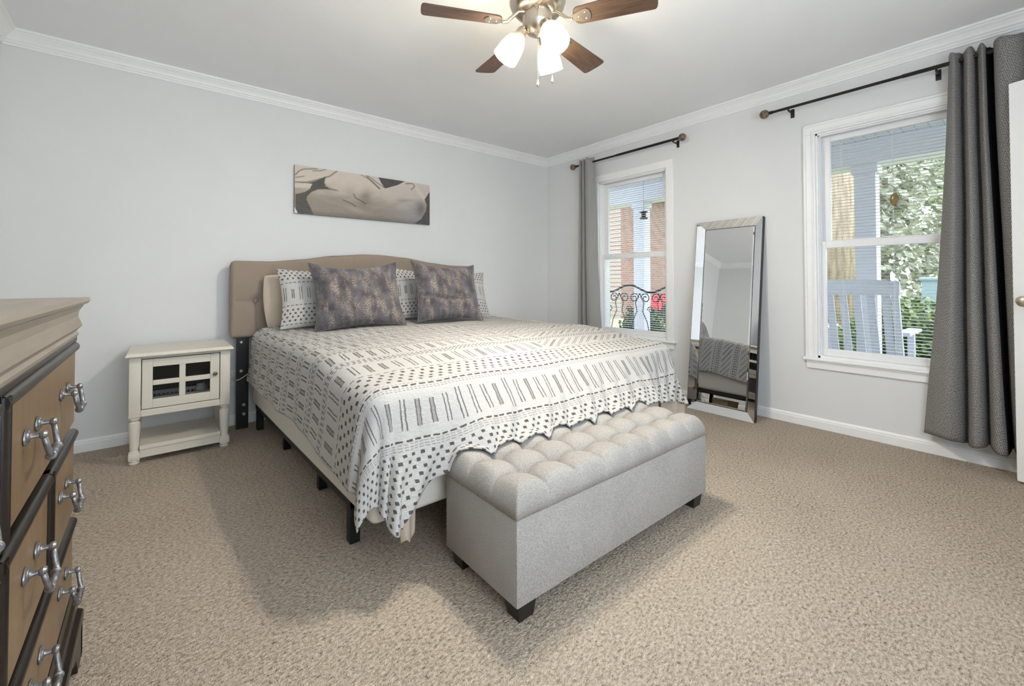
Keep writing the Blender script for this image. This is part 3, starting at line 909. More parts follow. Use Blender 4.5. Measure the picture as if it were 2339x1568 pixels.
# ================================================================== NIGHTSTANDS
def nightstand(cx, cy, label):
    n = thing('nightstand', label, 'nightstand', (cx, cy, 0), 0, 'cream nightstands')
    wx, fy, by = .236, -.200, .185       # half width at posts, front, back (local)
    t = MB()
    t.add([(-.247, -.232, .600), (.247, -.232, .600), (.247, .200, .600), (-.247, .200, .600), (-.252, -.240, .606), (.252, -.240, .606), (.252, .205, .606), (-.252, .205, .606),
           (-.243, -.228, .622), (.243, -.228, .622), (.243, .200, .622), (-.243, .200, .622)],
          [(3, 2, 1, 0), (8, 9, 10, 11)] + [(a, (a + 1) % 4, 4 + (a + 1) % 4, 4 + a) for a in range(4)] + [(4 + a, 4 + (a + 1) % 4, 8 + (a + 1) % 4, 8 + a) for a in range(4)])
    t.build('top', 'cream', n)
    q = .0255
    for sx in (-1, 1):
        for y in (fy, by):
            l = MB()
            x = sx * (wx - q)
            yy = y + q if y < 0 else y - q
            l.box(x - q, x + q, yy - q, yy + q, .262, .600, .002)
            l.lathe([(.020, .262), (.026, .257), (.025, .250), (.017, .244), (.016, .238), (.024, .232), (.0265, .220), (.0255, .190), (.022, .120), (.0195, .078), (.021, .072), (.026, .068), (.023, .064)], 20, Matrix.Translation((x, yy, 0)))
            l.box(x - q, x + q, yy - q, yy + q, .026, .066, .004)
            l.lathe([(.020, 0), (.023, .004), (.024, .010), (.020, .014), (.024, .020), (.022, .027)], 20, Matrix.Translation((x, yy, 0)))
            l.build('leg', 'cream', n, 'auto')
    c = MB()
    xi = wx - 2 * q
    c.box(-xi, xi, fy + .010, fy + .030, .586, .600)                     # rail above the door
    c.box(-xi, xi, fy + .004, fy + .030, .262, .300, .003)               # rail below the door
    c.box(-xi, xi, fy + .02, by - .02, .285, .300)                        # cabinet floor
    for sx in (-1, 1): c.box(sx * (wx - .012), sx * (wx - .030), fy + .04, by - .04, .262, .600)
    c.build('case', 'cream', n)
    MB().box(-xi - .01, xi + .01, by - .025, by - .015, .262, .600).build('back_panel', 'cabinet_dark', n)
    sh = MB().box(-xi - .004, xi + .004, fy + .006, by - .004, .078, .100, .003).box(-xi - .002, xi + .002, fy + .012, fy + .030, .032, .078, .003)
    sh.build('lower_shelf', 'cream', n)
    # door: stiles, rails, glazing bars, four panes
    d = MB()
    dx, z0, z1 = xi - .004, .304, .582
    d.box(-dx, -dx + .047, fy + .002, fy + .022, z0, z1, .002); d.box(dx - .047, dx, fy + .002, fy + .022, z0, z1, .002)
    d.box(-dx + .047, dx - .047, fy + .002, fy + .022, z0, z0 + .050, .002); d.box(-dx + .047, dx - .047, fy + .002, fy + .022, z1 - .045, z1, .002)
    d.box(-.015, .015, fy + .002, fy + .020, z0 + .05, z1 - .045, .003); d.box(-dx + .047, dx - .047, fy + .0032, fy + .0190, .432, .460, .003)
    do = d.build('door', 'cream', n)
    for sx in (-1, 1):
        for za, zb in ((z0 + .05, .432), (.460, z1 - .045)):
            MB().box(sx * .015, sx * (dx - .047), fy + .012, fy + .015, za, zb).build('pane', 'cab_glass', do)
    MB().lathe([(.006, 0), (.005, .008), (.011, .013), (.012, .019), (.007, .024), (0, .025)], 16, Matrix.Translation((dx - .022, fy + .002, .462)) @ rot_to((0, -1, 0))).build('knob', 'finial', do, 'auto')
    return n
ns = nightstand(-3.421, -.262, 'cream nightstand with glass-paned door left of the bed')
n2 = copy_tree(ns); n2.location = (-.822, -.262, 0)
n2['label'] = 'cream nightstand on the far side of the bed, only its top edge showing'
# things kept behind the nightstand's glass door
tr = thing('storage_tray', 'white slatted tray seen through the nightstand glass door', 'tray', (-3.421, -.290, .3001))
m = MB().box(-.14, .14, -.09, .10, 0, .006)
for s in (-1, 1): m.box(-.14, .14, s * .09 + .005 - .004, s * .09 + .005 + .004, .030, .050); m.box(s * .136 - .004, s * .136 + .004, -.09, .10, .030, .050)
m.build('tray_body', 'white_plastic', tr)
for y_ in (-.086, .096):
    m = MB().box(-.14, .14, y_ - .003, y_ + .003, .0062, .010)
    for i in range(14): m.box(-.14 + .0207 * i, -.14 + .0207 * i + .010, y_ - .003, y_ + .003, .008, .030)
    m.build('tray_slats', 'white_plastic', tr)
jr = thing('jar', 'small white lidded jar standing in the nightstand tray', 'jar', (-3.322, -.285, .3064))
MB().lathe([(.022, 0), (.026, .006), (.026, .050), (.020, .058)], 18).build('jar_body', 'white_plastic', jr, 'auto')
MB().lathe([(.021, .058), (.022, .062), (.022, .074), (0, .076)], 18).build('lid', 'white_plastic', jr, 'auto')
tag(MB().box(-.075, .075, -.05, .05, 0, .022, .004).build('book', 'dark_glass', loc=(-3.48, -.27, .3064)), 'dark book lying in the nightstand tray', 'book')

# outlet and charging cord
ot = thing('wall_outlet', 'white wall outlet low on the wall between nightstand and bed', 'outlet', (-3.128, 0, .332))
MB().box(-.036, .036, -.006, 0, -.058, .058, .003).build('cover_plate', 'white_plastic', ot)
for z in (-.02, .02): MB().lathe([(.016, 0), (.016, .003), (0, .003)], 16, Matrix.Translation((0, -.006, z)) @ rot_to((0, -1, 0))).build('socket', 'white_plastic', ot)
cd = thing('charging_cord', 'white cord from the wall outlet to the bed', 'cord', (-3.128, -.02, .35))
pts = []
for i in range(25):
    t = i / 24
    pts.append((0.0 + .095 * t ** 2.4, -.012 - .25 * t ** .6, -.002 - .012 * math.sin(PI * t) + .075 * t ** 2.2))
MB().tube(pts, .0028, 6).build('cable', 'white_plastic', cd, True)
MB().box(-.012, .012, -.016, .0135, -.018, .010, .003).build('plug', 'white_plastic', cd)

# ================================================================== DRESSER
DXF, DY0 = -3.712, -1.992            # drawer face plane and far end
DYN = -3.36
dr = thing('dresser', 'dark wood dresser with brown drawers and pewter bail handles at the left edge', 'dresser', (-3.97, -2.65, 0))
DR = (-3.97, -2.65, 0)
def top_prof(o):      # outline of the cornice, as (overhang, z)
    return [(o, z) for o, z in ()]
cor = [(-.02, .872), (.004, .872), (.006, .880), (.001, .886), (.006, .893), (.012, .900), (.008, .914), (.004, .926), (.006, .942), (.012, .952), (.014, .957), (.022, .961), (.026, .968), (.024, .977), (-.02, .978)]
m = MB()
vs, n = [], len(cor)
XB = XW + .008
for (x, y, sx, sy) in ((XB, DY0, 0, 1), (DXF, DY0, 1, 1), (DXF, DYN, 1, -1), (XB, DYN, 0, -1)):
    vs += [(x + sx * o, y + sy * o, z) for o, z in cor]
fs = []
for k in range(3):
    fs += [(k * n + t, (k + 1) * n + t, (k + 1) * n + t + 1, k * n + t + 1) for t in range(n - 1)]
fs += [tuple(k * n + n - 1 for k in range(4)), tuple(k * n for k in reversed(range(4)))]
m.add(vs, fs)
W_(m, 'top', 'dresser_top', dr, False, DR)
W_(MB().box(XB, DXF - .020, DY0 - .004, DYN + .004, .085, .872), 'case', 'dark_trim', dr, False, DR)
W_(MB().box(DXF - .03, DXF + .003, DY0 + .003, DYN - .003, .858, .872, .003), 'apron', 'dark_trim', dr, False, DR)
def drawer(ya, yb, za, zb, pulls):
    """ya is the far end (greater y)"""
    w_ = .026
    f = MB().box(DXF - .022, DXF + .001, ya - w_ * .5, yb + w_ * .5, za + .004, zb - w_ * .5, .001)
    d = W_(f, 'drawer', 'drawer', dr, False, DR)
    mo = MB()
    def bar(p0, p1, r):
        mo.tube([p0, p1], r, 12)
    r = w_ / 2
    xo = DXF - .004
    bar((xo, ya, zb - r), (xo, yb + r * .3, zb - r), r)
    bar((xo, yb + r, zb - r * .3), (xo, yb + r, za), r)
    mo.box(DXF - .022, DXF + .001, ya, yb, zb - w_, zb, .001)
    mo.box(DXF - .022, DXF + .001, yb, yb + w_, za, zb, .001)
    W_(mo, 'molding', 'dark_trim', d, 'auto', DR)
    for py in pulls:
        pz = (za + zb) / 2 + .010
        s = .046
        for sy in (-1, 1):
            h = MB()
            c = Matrix.Translation((DXF + .001, py + sy * s, pz)) @ rot_to((1, 0, 0))
            h.lathe([(.0150, 0), (.0165, .0015), (.0160, .0035), (.0120, .0042), (.0105, .0060), (.0060, .0066), (.0048, .0085), (.0045, .011), (.0045, .017), (.0075, .019), (.0085, .023), (.006, .027), (0, .028)], 18, c @ Matrix.Diagonal((1.25, .85, 1, 1)))
            W_(h, 'handle_post', 'pewter', d, 'auto', DR)
        b = MB()
        pts = []
        for i in range(21):
            a = -1 + 2 * i / 20
            yy = py + s * a
            k = abs(a) ** 6
            pts.append((DXF + .023 + .008 * (1 - k), yy * 1.0, pz - .044 * (1 - k) ** .9 + (.004 * math.exp(-(a / .12) ** 2))))
        b.tube(pts, [.0042 + .0024 * (1 - abs(-1 + 2 * i / 20)) for i in range(21)], 12)
        for a in (-.62, .62):
            b.sphere((DXF + .030, py + s * a, pz - .0425), .0080, 8, (1, .5, 1))
        W_(b, 'bail', 'pewter', d, True, DR)
YL = -2.722
drawer(DY0, YL, .640, .857, (-2.178, -2.532))
drawer(DY0, -2.352, .402, .622, (-2.176,))
drawer(-2.355, YL, .402, .622, (-2.520,))
drawer(DY0, YL, .190, .384, (-2.165, -2.470))
drawer(YL - .034, DYN, .640, .857, (-2.93, -3.20)); drawer(YL - .034, DYN, .402, .622, (-2.93, -3.20)); drawer(YL - .034, DYN, .190, .384, (-2.93, -3.20))
# base with stepped moulding and bracket feet
bm_ = MB()
bp_ = [(-.03, .186), (.001, .186), (.004, .176), (.004, .166), (.010, .156), (.011, .128), (.020, .118), (.022, .112), (.022, .094), (-.03, .094)]
vs, n = [], len(bp_)
for (x, y, sx, sy) in ((XB, DY0, 0, 1), (DXF, DY0, 1, 1), (DXF, DYN, 1, -1), (XB, DYN, 0, -1)):
    vs += [(x + sx * o, y + sy * o, z) for o, z in bp_]
fs = []
for k in range(3): fs += [(k * n + t, (k + 1) * n + t, (k + 1) * n + t + 1, k * n + t + 1) for t in range(n - 1)]
bm_.add(vs, fs)
W_(bm_, 'base_molding', 'dark_trim', dr, False, DR)
for y, s in ((DY0 + .020, -1), (DYN - .020, 1)):
    for x, sx in ((DXF + .020, -1), (XB + .14, -1)):
        poly = [(0, .094), (s * .20, .094), (s * .17, .070), (s * .12, .055), (s * .10, .030), (s * .085, 0), (0, 0)]
        f = MB().prism([(y + a, b) for a, b in poly], x - .025, x, 'x')
        f.prism([(x + a * sx * -s * -1 if False else x - abs(a) * .55, b) for a, b in poly], y, y + s * .025, 'y')
        W_(f, 'foot', 'espresso', dr, False, DR)

# ================================================================== WALL ART
CX0, CX1, CZ0, CZ1 = -2.727, -1.564, 1.551, 1.925
art = thing('wall_art', 'long canvas painting of curving beige and grey shapes above the bed', 'painting', ((CX0 + CX1) / 2, 0, CZ0))
aw, ah = CX1 - CX0, CZ1 - CZ0
def in_poly(x, y, P):
    r = False; n = len(P); j = n - 1
    for i in range(n):
        if (P[i][1] > y) != (P[j][1] > y) and x < (P[j][0] - P[i][0]) * (y - P[i][1]) / (P[j][1] - P[i][1]) + P[i][0]: r = not r
        j = i
    return r
def seg_d(x, y, P):
    b = 1e9
    for (ax, ay), (bx, by_) in zip(P, P[1:]):
        dx, dy = bx - ax, by_ - ay
        t = max(0, min(1, ((x - ax) * dx + (y - ay) * dy) / (dx * dx + dy * dy + 1e-9)))
        b = min(b, math.hypot(x - ax - t * dx, y - ay - t * dy))
    return b
DARK = [[(155, 440), (330, 445), (430, 410), (540, 350), (525, 430), (540, 490), (600, 530), (715, 555), (560, 535), (450, 540), (370, 575), (310, 640), (298, 700), (340, 790), (390, 905), (195, 900), (165, 830), (165, 620), (280, 585), (340, 540), (372, 460)],
        [(1290, 335), (1725, 405), (1600, 462), (1400, 512), (1340, 430)],
        [(2160, 555), (2060, 680), (2100, 760), (2085, 850), (2000, 970), (1890, 1030), (2170, 1060)]]
LINES = [([(165, 330), (200, 280), (260, 245), (430, 235)], 6), ([(380, 268), (480, 262), (570, 230)], 5), ([(710, 250), (600, 340), (430, 400), (300, 440), (165, 442)], 7), ([(165, 372), (270, 350)], 5),
         ([(1100, 305), (1180, 400), (1310, 515)], 6), ([(1130, 318), (1250, 410), (1390, 500)], 5), ([(1020, 300), (1200, 400), (1330, 520)], 4), ([(540, 350), (525, 440), (560, 500), (715, 556)], 4),
         ([(1740, 440), (1850, 440), (1890, 480), (1830, 530)], 6), ([(930, 600), (960, 660), (1040, 700), (1100, 740)], 5), ([(780, 690), (900, 740), (960, 780)], 5)]
def paint(u, v):
    px = 155 + 1998 * u
    t_, b_ = 180 + 290 * u, 893 + 162 * u
    py_ = b_ + (t_ - b_) * v
    for P in DARK:
        if in_poly(px, py_, P): return (.050, .045, .043)
    if px < 205 and py_ > 820: return (.7, .68, .66)
    # body tones
    s = (py_ - (t_ + 60)) / 620
    body = px > 540 or py_ > 520
    c = [.62, .545, .475]
    if body:
        k = sm(.05, .75, s + .10 * mnoise.noise((px / 160, py_ / 70, 1)))
        lo = (.27, .225, .19)
        b2 = sm(1250, 1950, px)
        lo = tuple(a + (b - a) * b2 for a, b in zip(lo, (.30, .29, .30)))
        c = [a + (b - a) * k for a, b in zip(c, lo)]
        q = math.exp(-(((px - 1110) / 90) ** 2 + ((py_ - 640) / 110) ** 2)); c = [a * (1 - .45 * q) for a in c]
        q = math.exp(-(((px - 2000) / 110) ** 2 + ((py_ - 800) / 130) ** 2)); c = [a * (1 - .60 * q) for a in c]
        q = math.exp(-(((px - 1750) / 180) ** 2 + ((py_ - 690) / 28) ** 2)); c = [a * (1 - .35 * q) for a in c]
        q = math.exp(-(((px - 950) / 160) ** 2 + ((py_ - 830 - (px - 950) * .3) / 35) ** 2)); c = [min(1, a * (1 + .35 * q)) for a in c]
        q = math.exp(-((py_ - b_ + 10) / 45) ** 2); c = [a * (1 - .35 * q) for a in c]
        # pale shoulder on the right
        if px > 1340:
            q = sm(1340, 1480, px) * math.exp(-((py_ - (520 + (px - 1400) * .10)) / 110) ** 2); c = [a + (b - a) * .75 * q for a, b in zip(c, (.52, .48, .45))]
        q = math.exp(-(seg_d(px, py_, [(1850, 430), (1960, 560), (2050, 665)]) / 26) ** 2); c = [a + (b - a) * .8 * q for a, b in zip(c, (.66, .60, .54))]
    for P, wd in LINES:
        q = math.exp(-(seg_d(px, py_, P) / (wd * 1.5)) ** 2)
        c = [a * (1 - .75 * q) for a in c]
    return tuple(c)
mb = MB()
GU, GV = 300, 100
mb.grid(GU, GV, lambda a, b: (-aw / 2 + aw * a, -.030, ah * b), lambda a, b: (a, b))
k = len(mb.v)
cols = {}
for j in range(GV + 1):
    for i in range(GU + 1): cols[j * (GU + 1) + i] = paint(i / GU, j / GV)
rim = [i for i in range(GU + 1)] + [j * (GU + 1) + GU for j in range(1, GV + 1)] + [GV * (GU + 1) + i for i in range(GU - 1, -1, -1)] + [j * (GU + 1) for j in range(GV - 1, 0, -1)]
for t, r_ in enumerate(rim):
    x, y, z = mb.v[r_]; mb.v.append((x, -.002, z)); cols[k + t] = (.055, .05, .048); mb.uv[k + t] = mb.uv[r_]
L_ = len(rim)
for t in range(L_): mb.f.append((rim[t], rim[(t + 1) % L_], k + (t + 1) % L_, k + t))
mb.f.append(tuple(k + t for t in reversed(range(L_))))
cv = mb.build('canvas', 'canvas_paint', art, normals=True)
ca = cv.data.color_attributes.new('paint', 'FLOAT_COLOR', 'POINT')
for i in range(len(cv.data.vertices)): ca.data[i].color = cols.get(i, (.05, .05, .05)) + (1,)

# ================================================================== CURTAINS AND RODS
def rod(y_far, y_near, near_finial, far_finial, brackets, label):
    o = thing('curtain_rod', label, 'curtain rod', (0, (y_far + y_near) / 2, 2.245), 0, 'curtain rods')
    yc = (y_far + y_near) / 2
    r = MB().tube([(-.09, y_far - yc, 0), (-.09, y_near - yc, 0)], .0095, 14)
    r.tube([(-.09, y_near - yc, 0), (-.09, y_near - yc + (y_far - y_near) * .55, 0)], .0115, 14)
    r.build('rod', 'rod', o, 'auto')
    for on, y, s in ((far_finial, y_far, 1), (near_finial, y_near, -1)):
        if not on: continue
        f = MB().lathe([(.0095, 0), (.014, .004), (.010, .010), (.013, .018), (.009, .024), (.009, .03)], 16, Matrix.Translation((-.09, y - yc, 0)) @ rot_to((0, s, 0)))
        f.build('finial_neck', 'rod', o, 'auto')
        MB().sphere((-.09, y - yc + s * .055, 0), .032, 14).build('finial', 'finial', o, True)
    for y in brackets:
        b = MB().box(-.004, 0, y - yc - .012, y - yc + .012, -.050, .012, .001)
        b.tube([(-.002, y - yc, -.018), (-.05, y - yc, -.018), (-.085, y - yc, -.016)], .006, 8)
        b.tube([(-.09 + .013 * math.cos(a), y - yc, .013 * math.sin(a)) for a in [R(-200 + 20 * i) for i in range(11)]], .004, 6)
        b.build('bracket', 'rod', o, 'auto')
    return o
rod(-.545, -1.690, True, True, (-.60, -1.655), 'dark curtain rod above the far window, both ball finials showing')
rod(-2.445, -4.02, True, True, (-2.545, -3.30, -3.93), 'dark curtain rod above the near window, running out of frame on the right')

def curtain(name, label, mat, prof_top, prof_bot, ztop, zbot, pieces=(('panel', None, 0.0, 1.0),)):
    """profiles: lists of (y, x) across the cloth; blended from top to hem"""
    def dense(P, n):
        # Catmull-Rom resample
        out = []
        seg = len(P) - 1
        for i in range(n + 1):
            q = i / n * seg; k = min(int(q), seg - 1); t = q - k
            p0, p1, p2, p3 = P[max(k - 1, 0)], P[k], P[k + 1], P[min(k + 2, seg)]
            out.append(tuple(.5 * ((2 * b) + (-a + c) * t + (2 * a - 5 * b + 4 * c - d) * t * t + (-a + 3 * b - 3 * c + d) * t ** 3) for a, b, c, d in zip(p0, p1, p2, p3)))
        return out
    n = 220
    A, B = dense(prof_top, n), dense(prof_bot, n)
    ln = [0]
    for i in range(n): ln.append(ln[-1] + math.hypot(B[i + 1][0] - B[i][0], B[i + 1][1] - B[i][1]))
    yc = sum(a[0] for a in A) / len(A)
    def f(u, v):
        i = round(u * n); t = 1 - v
        k = t ** 1.35
        y = A[i][0] + (B[i][0] - A[i][0]) * k; x = A[i][1] + (B[i][1] - A[i][1]) * sm(0, .8, t)
        wv = .004 * mnoise.noise((y * 9, v * 3.0, 5))
        zt = ztop + .006 * math.sin(u * 40)
        return (min(-.006, x + wv), y + wv - yc, zbot + (zt - zbot) * v - 0 + (.010 * math.sin(u * 19) * (1 - v)))
    o = thing(name, label, 'curtain', (0, yc, 0), 0, None)
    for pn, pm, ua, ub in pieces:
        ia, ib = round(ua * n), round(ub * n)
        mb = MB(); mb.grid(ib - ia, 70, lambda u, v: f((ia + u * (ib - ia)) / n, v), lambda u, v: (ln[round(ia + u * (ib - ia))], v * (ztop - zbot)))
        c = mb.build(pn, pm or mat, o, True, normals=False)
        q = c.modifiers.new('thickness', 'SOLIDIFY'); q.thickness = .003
    return o, A, yc
# near curtain: charcoal and white weave; ridges toward the room have x about -.14
pt = [(-3.350, -.075), (-3.362, -.118), (-3.378, -.132), (-3.392, -.100), (-3.402, -.055), (-3.413, -.100), (-3.428, -.135), (-3.446, -.115), (-3.455, -.055), (-3.467, -.105), (-3.482, -.138), (-3.492, -.118), (-3.498, -.050), (-3.507, -.035), (-3.520, -.045), (-3.524, -.112), (-3.550, -.150), (-3.590, -.152), (-3.622, -.125), (-3.636, -.060)]
pb = [(-3.215, -.050), (-3.255, -.100), (-3.320, -.150), (-3.372, -.120), (-3.392, -.055), (-3.402, -.110), (-3.425, -.165), (-3.462, -.150), (-3.478, -.070), (-3.486, -.120), (-3.508, -.175), (-3.540, -.165), (-3.552, -.085), (-3.556, -.050), (-3.562, -.060), (-3.568, -.115), (-3.592, -.158), (-3.632, -.158), (-3.662, -.120), (-3.677, -.060)]
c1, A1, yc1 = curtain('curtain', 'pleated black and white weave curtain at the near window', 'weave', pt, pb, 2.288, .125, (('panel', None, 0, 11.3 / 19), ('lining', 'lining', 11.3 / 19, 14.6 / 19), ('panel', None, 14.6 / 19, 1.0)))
pt = [(-.585, -.060), (-.595, -.110), (-.613, -.120), (-.625, -.075), (-.637, -.110), (-.655, -.122), (-.668, -.080), (-.680, -.115), (-.715, -.135), (-.750, -.120), (-.775, -.075)]
pb = [(-.560, -.060), (-.578, -.125), (-.612, -.135), (-.632, -.075), (-.650, -.125), (-.685, -.140), (-.705, -.085), (-.725, -.130), (-.780, -.160), (-.840, -.130), (-.872, -.070)]
c2, A2, yc2 = curtain('curtain', 'plain grey curtain at the far window beside the corner', 'grey_satin', pt, pb, 2.288, .12)

# ================================================================== LEANING MIRROR
MY0, MY1, ML = -2.350, -1.842, 1.518        # width along the wall, length of the frame
mw = MY1 - MY0
tilt = math.asin((.232 - .034) / ML)
mr = thing('floor_mirror', 'tall mirror with mirrored frame leaning on the wall between the windows', 'mirror', (-.232, (MY0 + MY1) / 2, 0))
mr.rotation_euler = (0, tilt, 0)
# local frame: x = toward wall, y = along wall, z = up the mirror
fwd, rec, bw = 0.0, .027, .062
o4 = [(-mw / 2, 0), (mw / 2, 0), (mw / 2, ML), (-mw / 2, ML)]
i4 = [(-mw / 2 + bw, bw), (mw / 2 - bw, bw), (mw / 2 - bw, ML - bw), (-mw / 2 + bw, ML - bw)]
MB().box(.034, .038, -mw / 2 + .002, mw / 2 - .002, .002, ML - .002).build('back_panel', 'black', mr)
for k in range(4):
    a, b = o4[k], o4[(k + 1) % 4]; c, d = i4[(k + 1) % 4], i4[k]
    m = MB().add([(fwd, *a), (fwd, *b), (rec, *c), (rec, *d), (.033, *a), (.033, *b), (.033, *c), (.033, *d)],
                 [(0, 1, 2, 3), (7, 6, 5, 4), (0, 4, 5, 1), (2, 6, 7, 3), (1, 5, 6, 2), (0, 3, 7, 4)])
    m.build('frame_strip', 'mirror', mr)
mi = .010
c4 = [(-mw / 2 + bw + mi, bw + mi), (mw / 2 - bw - mi, bw + mi), (mw / 2 - bw - mi, ML - bw - mi), (-mw / 2 + bw + mi, ML - bw - mi)]
m = MB().add([(rec - .0, *q) for q in i4] + [(rec - .0022, *q) for q in c4] + [(.0325, *q) for q in i4],
             [(4, 5, 6, 7)] + [(k, (k + 1) % 4, 4 + (k + 1) % 4, 4 + k) for k in range(4)])
m.build('mirror_glass', 'mirror', mr, normals=False)
e = MB()
for k in range(4):
    a, b = i4[k], i4[(k + 1) % 4]
    e.tube([(rec - .001, *a), (rec - .001, *b)], .0022, 6)
e.build('inner_bead', 'dark_glass', mr)
sd = MB().box(.001, .036, -mw / 2 - .003, -mw / 2 - .0002, 0, ML).box(.001, .036, mw / 2 + .0002, mw / 2 + .003, 0, ML)
sd.build('side_edge', 'black', mr)

# boxes stored under the bed, seen in the mirror
for y, lab in ((-.72, 'tan storage box under the bed, the one nearest the headboard'), (-1.18, 'tan storage box under the bed, the middle one of three'), (-1.62, 'tan storage box under the bed, the one nearest the foot')):
    o = thing('storage_box', lab, 'box', (-1.36, y, 0), 0, 'boxes under the bed')
    MB().box(-.12, .12, -.075, .075, 0, .090, .004).build('box_body', 'card', o)
    MB().box(-.123, .123, -.078, .078, .0902, .112, .004).build('lid', 'card', o)

# ================================================================== CEILING FAN
FX, FY = -2.150, -2.160
fan = thing('ceiling_fan', 'ceiling fan with walnut blades and three lit glass shades', 'ceiling fan', (FX, FY, ZC))
def zf(*p): return [(r, z - ZC) for r, z in p]
MB().lathe(zf((.085, 2.44), (.135, 2.438), (.138, 2.425), (.128, 2.412), (.112, 2.405), (.112, 2.372), (.128, 2.362), (.134, 2.345), (.126, 2.322), (.108, 2.300), (.076, 2.288), (.0, 2.287)), 48, cap=False).build('motor_housing', 'nickel', fan, 'auto')
MB().lathe(zf((.0, 2.3), (.066, 2.299), (.071, 2.293), (.0705, 2.245), (.067, 2.236), (.062, 2.228), (.050, 2.205), (.030, 2.192), (.012, 2.188), (.0, 2.180)), 40, cap=False).build('light_kit_housing', 'nickel', fan, 'auto')
A0 = 2.691
ZBL = 2.240
for k in range(5):
    a = A0 - k * 2 * PI / 5
    rotm = Matrix.Rotation(a, 4, 'Z')
    tm = rotm @ Matrix.Translation((0, 0, ZBL - ZC)) @ Matrix.Rotation(R(-12), 4, 'X')
    # blade outline: rounded root and tip, slightly wider outward
    poly = []
    r0, r1, w0, w1 = .175, .545, .050, .064
    for i in range(13):
        t = -PI / 2 + PI * i / 12
        poly.append((r1 - .020 + .020 * math.cos(t) ** .7, w1 * math.sin(t) if abs(math.sin(t)) > .999 else w1 * math.copysign(abs(math.sin(t)) ** .6, math.sin(t))))
    for i in range(13):
        t = PI / 2 + PI * i / 12
        poly.append((r0 + .030 + .030 * math.cos(t), w0 * math.copysign(abs(math.sin(t)) ** .75, math.sin(t))))
    b = MB().prism(poly, -.003, .003, 'z')
    # spin the copy so the grain runs along each blade: keep the mesh local, rotate the object
    bo = b.build('blade', 'blade', fan)
    bo.matrix_local = tm
    arm = MB()
    arm.tube([(.066, 0, .052), (.095, 0, .048), (.125, 0, .020), (.150, 0, -.004), (.172, 0, -.008)], [.009, .0085, .008, .008, .009], 10)
    pl = [(.165, -.008), (.185, -.022), (.215, -.033), (.240, -.036), (.252, -.022), (.256, 0), (.252, .022), (.240, .036), (.215, .033), (.185, .022), (.165, .008)]
    arm.prism(pl, -.0075, -.0032, 'z')
    for (sx_, sy_) in ((.20, 0), (.232, -.018), (.232, .018)): arm.sphere((sx_, sy_, -.0075), .004, 6)
    ao = arm.build('blade_arm', 'nickel', bo, 'auto')
R3 = Vector((.773, -.634, 0)); F3 = Vector((.634, .773, 0))
dirs = [-R3, (-F3 * .866 + R3 * .5), (F3 * .866 + R3 * .5)]
for dvec in dirs:
    dvec = dvec.normalized()
    ax = (dvec * math.sin(R(33)) + Vector((0, 0, -1)) * math.cos(R(33))).normalized()
    neck = dvec * .075 + Vector((0, 0, 2.205 - ZC))
    mt = Matrix.Translation(neck) @ rot_to(-ax)        # local +z points back to the fitter, the mouth is at -z
    arm = MB().tube([tuple(dvec * .05 + Vector((0, 0, 2.232 - ZC))), tuple(dvec * .074 + Vector((0, 0, 2.228 - ZC))), tuple(neck - ax * .010), tuple(neck)], .009, 10)
    arm.lathe([(.012, .020), (.024, .014), (.027, .0), (.027, -.016), (.022, -.017)], 24, mt)
    lo_ = arm.build('light_arm', 'nickel', fan, 'auto')
    prof = [(.024, -.012), (.030, -.020), (.043, -.040), (.052, -.066), (.0565, -.095), (.058, -.120), (.0595, -.148)]
    inner = [(r - .003, z) for r, z in reversed(prof)]
    s = MB().lathe(prof + inner, 32, cap=False)
    so = s.build('shade', 'shade', lo_, True)
    so.matrix_local = mt
    MB().sphere((0, 0, 0), .022, 8, (1, 1, 1.3)).build('bulb', 'bulb', lo_, True).matrix_local = mt @ Matrix.Translation((0, 0, -.098))
for off, z0, z1 in ((Vector((0, 0, 0)) - F3 * .030 , 2.200, 1.956), (R3 * .072 + F3 * .01, 2.225, 1.992)):
    ch = MB().tube([(off.x, off.y, z0 - ZC), (off.x, off.y, z1 - ZC)], .0013, 6)
    k = int((z0 - z1) / .008)
    for i in range(k): ch.sphere((off.x, off.y, z0 - ZC - .008 * (i + .5)), .0024, 3)
    co = ch.build('pull_chain', 'nickel', fan, True)
    MB().lathe([(0, .022), (.002, .020), (.0035, .010), (.0075, -.002), (.0075, -.008), (.004, -.014), (0, -.015)], 14, Matrix.Translation((off.x, off.y, z1 - ZC - .012))).build('fob', 'nickel', co, True)

# ================================================================== OUTSIDE THE WINDOWS
struct('ground', MB().box(WT + .02, 60, -40, 60, -.60, -.35), 'lawn')
struct('porch_floor', MB().box(WT, 2.15, -9, 6, -.35, -.05), 'deck')
struct('porch_ceiling', MB().box(WT, 2.2, -9, 6, 2.40, 2.48), 'bead')
struct('porch_beam', MB().box(1.82, 2.10, -9, 6, 2.17, 2.40, .004), 'porch_white')
struct('outer_wall', MB().box(WT + .001, WT + .012, 1.5, 6, -.35, 2.40), 'brick')
def column(y, label):
    c = thing('porch_column', label, 'column', (1.96, y, -.05), 0, 'porch columns')
    MB().box(-.085, .085, -.085, .085, .16, 2.13, .004).build('shaft', 'porch_white', c)
    MB().box(-.115, .115, -.115, .115, 0, .10, .004).box(-.10, .10, -.10, .10, .10, .16, .008).build('column_base', 'porch_white', c)
    MB().box(-.105, .105, -.105, .105, 2.13, 2.22, .006).build('capital', 'porch_white', c)
column(.04, 'white porch column seen through the far window'); column(-2.57, 'white porch column seen through the near window')

